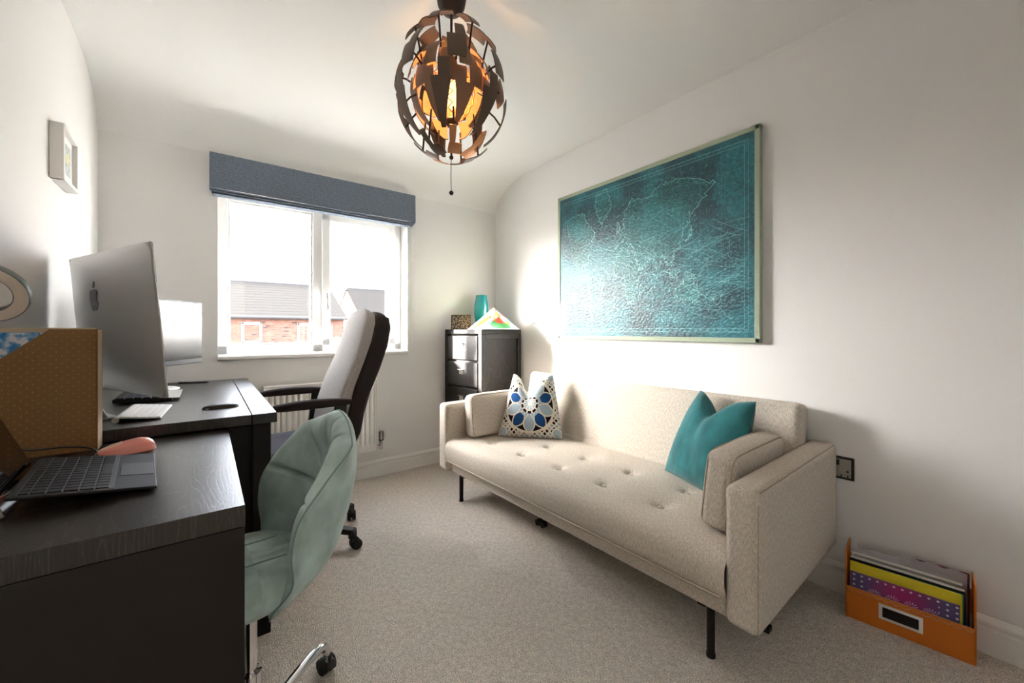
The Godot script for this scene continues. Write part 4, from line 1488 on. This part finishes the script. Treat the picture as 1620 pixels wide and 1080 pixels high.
func computers() -> void:
	# big desktop computer, its back to us
	var c := thing("desktop_computer", "large silver all-in-one computer on the larger framed desk", "computer", Vector3(-0.262, 0.805, -1.957), -65.2)
	var tilt := Transform3D(Basis(Vector3.RIGHT, deg_to_rad(5.0)), Vector3(0, 0.083, -0.028))
	var w := 0.668
	var h := 0.488
	var mb := MB.new()
	mb.grid(48, 40, func(u, v):
		var a: float = u * 2.0 - 1.0
		var b: float = v * 2.0 - 1.0
		var cr := 0.03      # rounded corners
		var x := a * w / 2
		var y := h / 2 + b * h / 2
		var ex := maxf(0.0, absf(x) - (w / 2 - cr))
		var ey := maxf(0.0, absf(y - h / 2) - (h / 2 - cr))
		if ex > 0 and ey > 0:
			var m := maxf(ex, ey)
			var l := Vector2(ex, ey).length()
			x = signf(x) * (w / 2 - cr + ex * m / l)
			y = h / 2 + signf(y - h / 2) * (h / 2 - cr + ey * m / l)
		var z := 0.004 + 0.042 * pow(maxf(0.0, 1.0 - a * a), 0.8) * pow(maxf(0.0, 1.0 - b * b), 0.7)
		return tilt * Vector3(x, y, z), 1.0)
	part(mb, "back_shell", M.silver, c)
	mb = MB.new()
	mb.rbox(tilt * at(0, h / 2, 0.0), Vector3(w, h, 0.009), 0.004)
	part(mb, "edge", M.silver_edge, c)
	mb = MB.new()
	mb.rbox(tilt * at(0, h / 2 + 0.035, -0.0045), Vector3(w - 0.006, h - 0.076, 0.002))
	part(mb, "screen", M.screen_black, c)
	mb = MB.new()
	mb.prism(tilt * Transform3D(Basis().scaled(Vector3(0.075, 0.085, 1)), Vector3(0, 0.325, 0.042)), apple_outline(), 0.0035)
	var leaf := PackedVector2Array([Vector2(0.0, 0.42), Vector2(0.03, 0.56), Vector2(0.12, 0.66), Vector2(0.2, 0.68), Vector2(0.18, 0.56), Vector2(0.10, 0.45)])
	mb.prism(tilt * Transform3D(Basis().scaled(Vector3(0.075, 0.085, 1)), Vector3(0, 0.325, 0.042)), leaf, 0.0035)
	part(mb, "emblem", M.emblem, c)
	mb = MB.new()
	mb.rbox(turned(Vector3(0, 0.10, 0.075), Vector3(24, 0, 0)), Vector3(0.15, 0.21, 0.006), 0.002)
	mb.rbox(at(0, 0.004, 0.085), Vector3(0.15, 0.007, 0.16), 0.003)
	part(mb, "stand", M.silver, c)
	mb = MB.new()
	mb.tube([Vector3(0.01, 0.135, 0.058), Vector3(0.04, 0.12, 0.10), Vector3(0.06, 0.06, 0.12), Vector3(0.05, 0.004, 0.11), Vector3(-0.1, 0.004, 0.13)], 0.0028, 8)
	part(mb, "power_cord", M.cable_black, c)

	# second screen at the far end of the desk
	c = thing("monitor", "grey flat monitor on the larger desk beside the window wall", "monitor", Vector3(-0.172, 0.805, -2.632), 58)
	mb = MB.new()
	mb.rbox(at(0, 0.285, 0), Vector3(0.54, 0.335, 0.03), 0.006)
	part(mb, "casing", M.bezel, c)
	mb = MB.new()
	mb.rbox(at(0, 0.294, 0.0155), Vector3(0.522, 0.300, 0.003), 0.001)
	part(mb, "screen", M.screen_satin, c)
	mb = MB.new()
	mb.rbox(at(0, 0.13, -0.04), Vector3(0.05, 0.25, 0.03), 0.008)
	part(mb, "stand", M.bezel, c)
	mb = MB.new()
	mb.lathe(at(0.0, 0.0005, -0.03), [Vector2(0, 0.014), Vector2(0.075, 0.012), Vector2(0.092, 0.006), Vector2(0.092, 0.0), Vector2(0, 0)], 28)
	part(mb, "foot", M.white_gloss, c)

	# black laptop-style keyboard under the big screen
	c = thing("docked_keyboard", "black keyboard with pale palm rest under the big computer screen", "keyboard", Vector3(-0.115, 0.805, -2.355))
	mb = MB.new()
	mb.rbox(turned(Vector3(-0.09, 0.011, 0), Vector3(0, 0, -3)), Vector3(0.18, 0.016, 0.29), 0.004)
	part(mb, "body", M.keyboard_black, c)
	mb = MB.new()
	mb.rbox(turned(Vector3(0.0, 0.0135, 0), Vector3(0, 0, -3)), Vector3(0.05, 0.002, 0.286), 0.001)
	part(mb, "palm_rest", M.silver, c)
	var km := MB.new()
	km.rbox(at(0, 0, 0), Vector3(0.0225, 0.004, 0.0175), 0.0012, 1)
	var key := km.mesh()
	for i in 5:
		for j in 14: share(key, "key", M.key_black, c, turned(Vector3(-0.158 + i * 0.0265, 0.0245 - i * 0.0014, -0.13 + j * 0.0202), Vector3(0, 0, -3)))

	# slim white wireless keyboard on a round battery tube
	c = thing("white_keyboard", "slim white keyboard with a silver tube along its back edge", "keyboard", Vector3(-0.118, 0.805, -1.775), -3)
	var kt := turned(Vector3(-0.058, 0.010, -0.14), Vector3(0, 0, -6.5))
	mb = MB.new()
	mb.rbox(kt, Vector3(0.112, 0.004, 0.28), 0.0015)
	part(mb, "plate", M.silver, c)
	mb = MB.new()
	mb.tube([Vector3(-0.112, 0.0095, 0.002), Vector3(-0.112, 0.0095, -0.282)], 0.0092, 14)
	part(mb, "battery_tube", M.silver, c)
	km = MB.new()
	km.rbox(at(0, 0, 0), Vector3(0.0155, 0.003, 0.0165), 0.0008, 1)
	key = km.mesh()
	for i in 6:
		for j in 14: share(key, "key", M.key_white, c, kt * at(-0.043 + i * 0.0178, 0.003, -0.127 + j * 0.0195))

	c = thing("computer_mouse", "flat black mouse on the larger framed desk", "mouse", Vector3(0.045, 0.805, -1.905), 8)
	mb = MB.new()
	mouse_shape(mb, 0.118, 0.056, 0.021, 0.7)
	part(mb, "shell", M.black_plastic, c)
	mb = MB.new()
	mb.rbox(at(0, 0.0025, 0), Vector3(0.10, 0.004, 0.045), 0.0015)
	part(mb, "underside", M.silver, c)
	c = thing("pen", "dark pen lying beside the monitor foot", "pen", Vector3(-0.055, 0.8105, -2.86), -20)
	mb = MB.new()
	mb.tube([Vector3(-0.07, 0, 0), Vector3(0.055, 0, 0), Vector3(0.07, 0, 0)], [0.005, 0.005, 0.002], 10)
	part(mb, "barrel", M.black_plastic, c)
	mb = MB.new()
	mb.rbox(at(-0.05, 0.006, 0), Vector3(0.04, 0.002, 0.004), 0.0008)
	part(mb, "clip", M.steel, c)

	# tablet with keyboard cover on the plain desk
	c = thing("tablet_computer", "black tablet propped up with its dark keyboard cover on the plain desk", "tablet", Vector3(-0.196, 0.787, -1.262), 5)
	var kb := Transform3D(Basis(Vector3(0, 0, 1), deg_to_rad(-8.2)), Vector3.ZERO)
	mb = MB.new()
	mb.rbox(kb, Vector3(0.205, 0.006, 0.302), 0.0028, 2)
	var cover := part(mb, "keyboard_cover", M.keyboard_black, c)
	mb = MB.new()
	mb.rbox(kb * at(-0.028, 0.0032, 0), Vector3(0.128, 0.001, 0.285), 0.0004, 1)
	part(mb, "key_bed", M.key_bed, cover)
	km = MB.new()
	km.rbox(at(0, 0, 0), Vector3(0.0188, 0.0024, 0.0178), 0.0008, 1)
	key = km.mesh()
	var short := MB.new()
	short.rbox(at(0, 0, 0), Vector3(0.0125, 0.0024, 0.0178), 0.0008, 1)
	var key_short := short.mesh()
	var long := MB.new()
	long.rbox(at(0, 0, 0), Vector3(0.0188, 0.0024, 0.098), 0.0008, 1)
	var bar := long.mesh()
	for i in 6:
		for j in 14:
			var z := -0.1315 + j * 0.0202
			var x := -0.0825 if i == 0 else -0.0865 + i * 0.0212
			if i == 5 and j >= 4 and j <= 8:
				if j == 6: share(bar, "space_bar", M.key_black, cover, kb * at(x, 0.0045, z))
				continue
			share(key_short if i == 0 else key, "key", M.key_black, cover, kb * at(x, 0.0045, z))
	mb = MB.new()
	mb.rbox(kb * at(0.069, 0.0032, 0.0), Vector3(0.056, 0.0012, 0.105), 0.0005, 1)
	part(mb, "trackpad", mat([26, 26, 29], 0.6), cover)
	var lean := Transform3D(Basis(Vector3(0, 0, 1), deg_to_rad(22)), Vector3(-0.104, -0.019, 0.0))
	mb = MB.new()
	mb.rbox(lean * at(0, 0.102, 0), Vector3(0.009, 0.204, 0.294), 0.003)
	var slate := part(mb, "tablet", M.silver_edge, c)
	mb = MB.new()
	mb.rbox(lean * at(0.0047, 0.102, 0), Vector3(0.0012, 0.200, 0.289), 0.0005, 1)
	part(mb, "screen", M.screen_black, slate)
	mb = MB.new()
	mb.rbox(turned(Vector3(-0.182, 0.034, 0), Vector3(0, 0, -32)), Vector3(0.003, 0.125, 0.28), 0.001)
	part(mb, "kickstand", M.silver_edge, slate)
	c = thing("charging_cable", "thin black cable looping on the plain desk behind the tablet", "cable", Vector3(-0.3, 0.768, -1.48))
	mb = MB.new()
	mb.tube(spline([Vector3(-0.045, 0.075, 0.075), Vector3(-0.065, 0.05, 0.0), Vector3(-0.045, 0.03, -0.06), Vector3(0.0, 0.022, -0.09), Vector3(0.05, 0.016, -0.07), Vector3(0.072, 0.006, -0.02), Vector3(0.05, 0.003, 0.025), Vector3(0.0, 0.003, 0.04), Vector3(-0.045, 0.003, 0.045), Vector3(-0.06, 0.003, 0.07)]), 0.0024, 8)
	part(mb, "lead", M.cable_black, c)
	c = thing("computer_mouse", "pink two-tone mouse on the plain desk beside the keyboard cover", "mouse", Vector3(-0.175, 0.765, -1.522), 12)
	mb = MB.new()
	mouse_shape(mb, 0.126, 0.066, 0.044, 0.35)
	part(mb, "shell", M.pink, c)
	mb = MB.new()
	mb.grid(10, 6, func(u, v):
		var x: float = lerpf(-0.058, -0.008, u)
		var hw := 0.026 * sqrt(maxf(0.0, 1.0 - pow(x / 0.061, 4.0)))
		var z: float = (v * 2.0 - 1.0) * hw * 0.72
		return Vector3(x, mouse_height(x / 0.063, z / 0.033, 0.044, 0.35) + 0.0012, z), -1.0)
	part(mb, "buttons", M.pink_pale, c)

	# kraft file box with a picture book and a folder in it
	c = thing("magazine_file", "brown kraft magazine file with white dots on the plain desk", "file box", Vector3(-0.452, 0.765, -1.605))
	var bw := 0.209
	var bh := 0.338
	var bd := 0.066
	for z in [0.0, -bd + 0.003]:
		mb = MB.new()
		mb.prism(at(0, 0.001, z - 0.003), PackedVector2Array([Vector2(0, 0), Vector2(bw, 0), Vector2(bw, bh), Vector2(0.118, bh), Vector2(0, 0.232)]), 0.003)
		part(mb, "side_panel", M.kraft, c)
	mb = MB.new()
	mb.rbox(at(bw - 0.0015, bh / 2, -bd / 2), Vector3(0.003, bh, bd), 0.0008, 1)
	part(mb, "spine_panel", M.kraft_plain, c)
	mb = MB.new()
	mb.rbox(at(0.0015, 0.06, -bd / 2), Vector3(0.003, 0.12, bd - 0.006))
	mb.rbox(at(bw / 2, 0.003, -bd / 2), Vector3(bw - 0.006, 0.003, bd - 0.006))
	part(mb, "inner_panel", M.kraft_plain, c)
	c = thing("picture_book", "book with a blue watercolour cover inside the dotted file", "book", Vector3(-0.447, 0.77, -1.616))
	mb = MB.new()
	mb.rbox(at(0.0985, 0.163, 0), Vector3(0.19, 0.326, 0.008), 0.001, 1)
	mb.t.fill(Vector2(0.02, 0.02))
	for i in mb.v.size():
		if mb.n[i].z > 0.9: mb.t[i] = Vector2((mb.v[i].x - 0.004) / 0.13, (0.326 - mb.v[i].y) / 0.15)
	part(mb, "cover", M.book_cover, c)
	c = thing("card_folder", "tan card folder behind the picture book in the dotted file", "folder", Vector3(-0.447, 0.77, -1.636))
	mb = MB.new()
	mb.rbox(at(0.0985, 0.169, 0), Vector3(0.192, 0.338, 0.012), 0.002, 1)
	part(mb, "cover", M.kraft_plain, c)

	# small ring lamp on a bent stem, switched off
	c = thing("ring_lamp", "small dark ring lamp with a pale diffuser, switched off, beside the dotted magazine file", "lamp", Vector3(-0.415, 0.765, -1.495))
	var rn := Vector3(-0.09, -0.5, 0.862).normalized()
	var rx := rn.cross(Vector3.UP).normalized()
	var rb := Basis(rx, rn, rx.cross(rn))
	var rc := Vector3(0.037, 0.418, 0.125)
	mb = MB.new()
	mb.lathe(Transform3D(rb, rc), [Vector2(0.044, 0.009), Vector2(0.042, 0.008), Vector2(0.042, -0.009), Vector2(0.045, -0.011), Vector2(0.064, -0.011), Vector2(0.068, -0.007), Vector2(0.068, 0.008), Vector2(0.066, 0.009)], 48)
	part(mb, "housing", mat([92, 96, 96], 0.45), c)
	mb = MB.new()
	mb.lathe(Transform3D(rb, rc), [Vector2(0.044, 0.0088), Vector2(0.066, 0.0088)], 48)
	part(mb, "diffuser", mat([196, 182, 168], 0.6), c)
	mb = MB.new()
	mb.tube(spline([Vector3(-0.01, 0.01, 0.0), Vector3(-0.012, 0.2, 0.0), Vector3(-0.015, 0.33, 0.03), rc + Vector3(-0.045, -0.075, -0.03), rc + Vector3(-0.025, -0.058, -0.03)]), 0.005, 8)
	part(mb, "stem", M.black_plastic, c)
	mb = MB.new()
	mb.lathe(at(0, 0, 0), [Vector2(0, 0.016), Vector2(0.036, 0.014), Vector2(0.042, 0.008), Vector2(0.042, 0.0), Vector2(0, 0)], 24)
	part(mb, "base", M.black_plastic, c)

func spline(p: Array) -> Array:
	var cv := Curve3D.new()
	for i in p.size():
		var tan: Vector3 = (p[mini(i + 1, p.size() - 1)] - p[maxi(i - 1, 0)]) / 6.0
		cv.add_point(p[i], -tan, tan)
	cv.bake_interval = 0.008
	var o := []
	for q in cv.get_baked_points(): o.append(q)
	return o

func mouse_height(a: float, b: float, h: float, back: float) -> float:
	# a runs from -1 (front) to 1 (heel), b across
	var prof := pow(maxf(0.0, 1.0 - pow(absf(a), 2.6)), 0.5) * (0.72 + back * 0.8 * a * (1.0 if back < 0.5 else 0.0))
	return h * prof * pow(maxf(0.0, 1.0 - b * b * 0.9), 0.4) + 0.001

func mouse_shape(mb: MB, l: float, w: float, h: float, back: float) -> void:
	mb.grid(28, 16, func(u, v):
		var x: float = (u * 2.0 - 1.0) * l / 2
		var hw := w / 2 * pow(maxf(0.0001, 1.0 - pow(absf(u * 2.0 - 1.0), 3.2)), 0.5)
		var z: float = (v * 2.0 - 1.0) * hw
		var y := mouse_height(u * 2.0 - 1.0, v * 2.0 - 1.0, h, back)
		if v == 0.0 or v == 1.0: y = 0.001
		return Vector3(x, y, z), -1.0)

# ---------------------------------------------------------------- chairs
func curve_at(table: Array, v: float) -> float:
	for i in table.size() - 1:
		if v <= table[i + 1][0]:
			var t: float = (v - table[i][0]) / (table[i + 1][0] - table[i][0])
			return cubic_interpolate(table[i][1], table[i + 1][1], table[maxi(i - 1, 0)][1], table[mini(i + 2, table.size() - 1)][1], t)
	return table[-1][1]

func caster(parent: Node3D, p: Vector3, turn: float, r: float) -> void:
	var mb := MB.new()
	var xf := turned(p, Vector3(0, turn, 0))
	for s in [-1.0, 1.0]:
		mb.tube([xf * Vector3(s * 0.004, r, 0.01), xf * Vector3(s * 0.021, r, 0.01), xf * Vector3(s * 0.023, r, 0.01)], [r, r, r * 0.85], 20)
	part(mb, "caster_wheel", M.rubber, parent)
	mb = MB.new()
	mb.rbox(xf * at(0, r * 1.35, 0.0), Vector3(0.034, r * 1.1, 0.04), 0.008)
	mb.tube([xf * Vector3(0, r * 1.4, -0.01), xf * Vector3(0, r * 2.0 + 0.022, -0.01)], 0.006, 8)
	part(mb, "caster_fork", M.black_plastic, parent)

func green_chair() -> void:
	var c := thing("velvet_chair", "sage green velvet swivel chair with pleated shell back and chrome base", "chair", Vector3(0.088, 0, -1.21), -86)
	var hw := [[0.0, 0.13], [0.2, 0.183], [0.4, 0.202], [0.6, 0.21], [0.8, 0.206], [1.0, 0.17]]
	var wrap := [[0.0, 0.06], [0.2, 0.12], [0.4, 0.165], [0.6, 0.17], [0.8, 0.115], [1.0, 0.025]]
	var spine := [[0.0, -0.08], [0.2, -0.175], [0.4, -0.215], [0.6, -0.235], [0.8, -0.236], [1.0, -0.22]]
	var shape := func(u: float, v: float) -> Vector3:
		var y := 0.425 + 0.445 * v - 0.06 * pow(absf(u), 1.5) * v * v
		var z := curve_at(spine, v) + curve_at(wrap, v) * pow(absf(u), 2.1)
		return Vector3(u * curve_at(hw, v), y, z)
	var seams := [[Vector2(0, 0.42), Vector2(-1, 0.66)], [Vector2(0, 0.42), Vector2(1, 0.66)], [Vector2(0, 0.42), Vector2(-0.75, 1)], [Vector2(0, 0.42), Vector2(0.75, 1)], [Vector2(0.0, 0.42), Vector2(-0.25, 1)], [Vector2(0.0, 0.42), Vector2(0.25, 1)], [Vector2(0, 0.42), Vector2(-0.75, 0)], [Vector2(0, 0.42), Vector2(0.75, 0)], [Vector2(0, 0.42), Vector2(0, 0)]]
	var n := 110
	var front := []
	var rear := []
	var mb := MB.new()
	var base := []
	for i in n + 1:
		for j in n + 1: base.append(shape.call(i * 2.0 / n - 1.0, float(j) / n))
	var nn := mb.grid_normals(base, n, n, 1.0)
	var sgn := 1.0 if nn[(n / 2) * (n + 1) + n / 2].z > 0 else -1.0
	for i in n + 1:
		for j in n + 1:
			var u := i * 2.0 / n - 1.0
			var v := float(j) / n
			var k := i * (n + 1) + j
			var groove := 0.0
			for s in seams:
				var q := Geometry2D.get_closest_point_to_segment(Vector2(u * 0.5, v), Vector2(s[0].x * 0.5, s[0].y), Vector2(s[1].x * 0.5, s[1].y))
				groove = maxf(groove, exp(-pow(q.distance_to(Vector2(u * 0.5, v)) / 0.011, 2.0)))
			var edge := pow(maxf(0.0, (1.0 - pow(absf(u), 7.0)) * (1.0 - pow(absf(v * 2.0 - 1.0), 9.0))), 0.45)
			front.append(base[k] + nn[k] * sgn * (0.046 * edge - 0.024 * groove * edge))
			rear.append(base[k] - nn[k] * sgn * 0.018 * edge)
	var fn := mb.grid_normals(front, n, n, sgn)
	mb.put_grid(front, fn, n, n)
	part(mb, "back_cushion", M.green_velvet, c)
	mb = MB.new()
	mb.put_grid(rear, mb.grid_normals(rear, n, n, -sgn), n, n)
	part(mb, "back_shell", M.green_velvet, c)
	mb = MB.new()
	var pts := []
	for i in n + 1: pts.append(base[i * (n + 1) + n])
	mb.tube(pts, 0.002, 6, false)
	for e in [0, n]:
		pts = []
		for j in n + 1: pts.append(base[e * (n + 1) + j])
		mb.tube(pts, 0.002, 6, false)
	part(mb, "piping", M.seam, c)
	mb = MB.new()
	var xfs := []
	var ab := []
	for q in [[0.435, 0.10, 0.12], [0.442, 0.135, 0.145], [0.468, 0.160, 0.172], [0.502, 0.168, 0.182], [0.524, 0.158, 0.172], [0.534, 0.12, 0.13]]:
		xfs.append(turned(Vector3(0, q[0], 0.045), Vector3(90, 0, 0)))
		ab.append(Vector2(q[1], q[2]))
	mb.loft(xfs, ab, 2.8, 40)
	part(mb, "seat", M.green_velvet, c)
	for k in 2:
		mb = MB.new()
		var s := -1.0 if k == 0 else 1.0
		mb.tube([Vector3(s * 0.06, 0.533, -0.07), Vector3(s * 0.058, 0.534, 0.05), Vector3(s * 0.055, 0.533, 0.16)], 0.003, 6)
		part(mb, "seat_seam", M.seam, c)
	mb = MB.new()
	mb.tube([Vector3(0, 0.43, 0), Vector3(0, 0.24, 0), Vector3(0, 0.239, 0), Vector3(0, 0.075, 0)], [0.016, 0.016, 0.026, 0.026], 20)
	part(mb, "gas_column", M.chrome, c)
	mb = MB.new()
	mb.rbox(at(0, 0.426, 0.02), Vector3(0.16, 0.02, 0.18), 0.005)
	part(mb, "mechanism", M.black_metal, c)
	mb = MB.new()
	mb.lathe(at(0, 0.06, 0), [Vector2(0, 0.06), Vector2(0.034, 0.055), Vector2(0.042, 0.03), Vector2(0.038, 0.0), Vector2(0, 0)], 24)
	part(mb, "hub", M.chrome, c)
	var a0 := atan2(-0.16, -0.235)
	for k in 5:
		var a := a0 + TAU * k / 5.0
		var dir := Vector3(sin(a), 0, cos(a))
		mb = MB.new()
		mb.tube(spline([dir * 0.02 + Vector3(0, 0.085, 0), dir * 0.12 + Vector3(0, 0.098, 0), dir * 0.21 + Vector3(0, 0.108, 0), dir * 0.262 + Vector3(0, 0.10, 0), dir * 0.282 + Vector3(0, 0.068, 0)]), 0.0135, 14)
		var leg := part(mb, "leg", M.chrome, c)
		caster(leg, dir * 0.285, rad_to_deg(a) + 70.0, 0.024)

func office_chair() -> void:
	var c := thing("office_chair", "high-backed grey and black office chair with padded arms at the larger desk", "chair", Vector3(0.45, 0, -2.31), -90)
	var path := [[-0.075, 0.52], [-0.085, 0.60], [-0.10, 0.70], [-0.135, 0.82], [-0.185, 0.94], [-0.225, 1.05], [-0.25, 1.14], [-0.262, 1.19], [-0.268, 1.215]]
	var hws := [0.20, 0.222, 0.225, 0.222, 0.215, 0.205, 0.185, 0.15, 0.06]
	for layer in 2:
		var xfs := []
		var ab := []
		for i in path.size():
			var a: Array = path[maxi(i - 1, 0)]
			var b: Array = path[mini(i + 1, path.size() - 1)]
			var up := Vector3(0, b[1] - a[1], b[0] - a[0]).normalized()
			var fwd := Vector3.RIGHT.cross(up)
			var off := 0.012 if layer == 0 else -0.055
			xfs.append(Transform3D(Basis(Vector3.RIGHT, fwd, -up), Vector3(0, path[i][1], path[i][0]) + fwd * off))
			var th: float = [0.03, 0.042, 0.04, 0.034, 0.032, 0.036, 0.036, 0.03, 0.015][i] if layer == 0 else [0.03, 0.05, 0.052, 0.055, 0.058, 0.06, 0.056, 0.045, 0.02][i]
			ab.append(Vector2(hws[i] + (0.0 if layer == 0 else 0.006), th))
		var mb := MB.new()
		mb.loft(xfs, ab, 5.0, 40)
		part(mb, "back_cushion" if layer == 0 else "back_shell", M.grey_cloth if layer == 0 else M.dark_cloth, c)
	var mb := MB.new()
	mb.rbox(at(0, 0.505, 0.10), Vector3(0.47, 0.075, 0.44), 0.035, 3, 4, Vector3(0, 0.01, 0))
	part(mb, "seat", M.seat_cloth, c)
	mb = MB.new()
	mb.rbox(at(0, 0.46, 0.09), Vector3(0.45, 0.03, 0.42), 0.012)
	part(mb, "seat_pan", M.dark_cloth, c)
	for s in [-1.0, 1.0]:
		mb = MB.new()
		var x: float = s * 0.262
		var xfs := []
		var ab := []
		for i in 11:
			var t := i / 10.0
			xfs.append(Transform3D(Basis(Vector3.RIGHT, Vector3.UP, Vector3(0, 0, 1)), Vector3(x, 0.752 + 0.006 * sin(t * PI), lerpf(-0.12, 0.235, t))))
			var e := pow(sin(clampf(t, 0.02, 0.98) * PI), 0.25)
			ab.append(Vector2(0.03, 0.021) * e)
		mb.loft(xfs, ab, 3.0, 20)
		var arm := part(mb, "armrest", M.dark_cloth, c)
		mb = MB.new()
		mb.rbox(turned(Vector3(x, 0.62, -0.055), Vector3(-6, 0, 0)), Vector3(0.03, 0.28, 0.055), 0.008)
		mb.rbox(at(s * 0.235, 0.475, -0.03), Vector3(0.08, 0.025, 0.05), 0.005)
		part(mb, "arm_post", M.black_plastic, arm)
		mb = MB.new()
		mb.tube([Vector3(x, 0.69, -0.062), Vector3(x + s * 0.018, 0.69, -0.062)], 0.009, 12)
		part(mb, "bolt", M.steel, arm)
	mb = MB.new()
	mb.tube([Vector3(0, 0.45, 0.04), Vector3(0, 0.26, 0.04), Vector3(0, 0.259, 0.04), Vector3(0, 0.08, 0.04)], [0.015, 0.015, 0.027, 0.027], 18)
	part(mb, "gas_column", M.black_plastic, c)
	mb = MB.new()
	mb.lathe(at(0, 0.06, 0.04), [Vector2(0, 0.07), Vector2(0.03, 0.065), Vector2(0.045, 0.03), Vector2(0.045, 0.0), Vector2(0, 0)], 20)
	part(mb, "hub", M.black_plastic, c)
	var a0 := atan2(0.20, -0.17)
	for k in 5:
		var a := a0 + TAU * k / 5.0
		var dir := Vector3(sin(a), 0, cos(a))
		mb = MB.new()
		var xf := Transform3D(Basis(Vector3.UP, a), Vector3(0, 0.088, 0.04) + dir * 0.15)
		mb.rbox(xf, Vector3(0.042, 0.028, 0.27), 0.006)
		mb.rbox(xf * at(0, -0.012, 0.125), Vector3(0.036, 0.045, 0.03), 0.006)
		var leg := part(mb, "leg", M.black_plastic, c)
		caster(leg, Vector3(0, 0, 0.04) + dir * 0.282, rad_to_deg(a) + 55.0, 0.026)
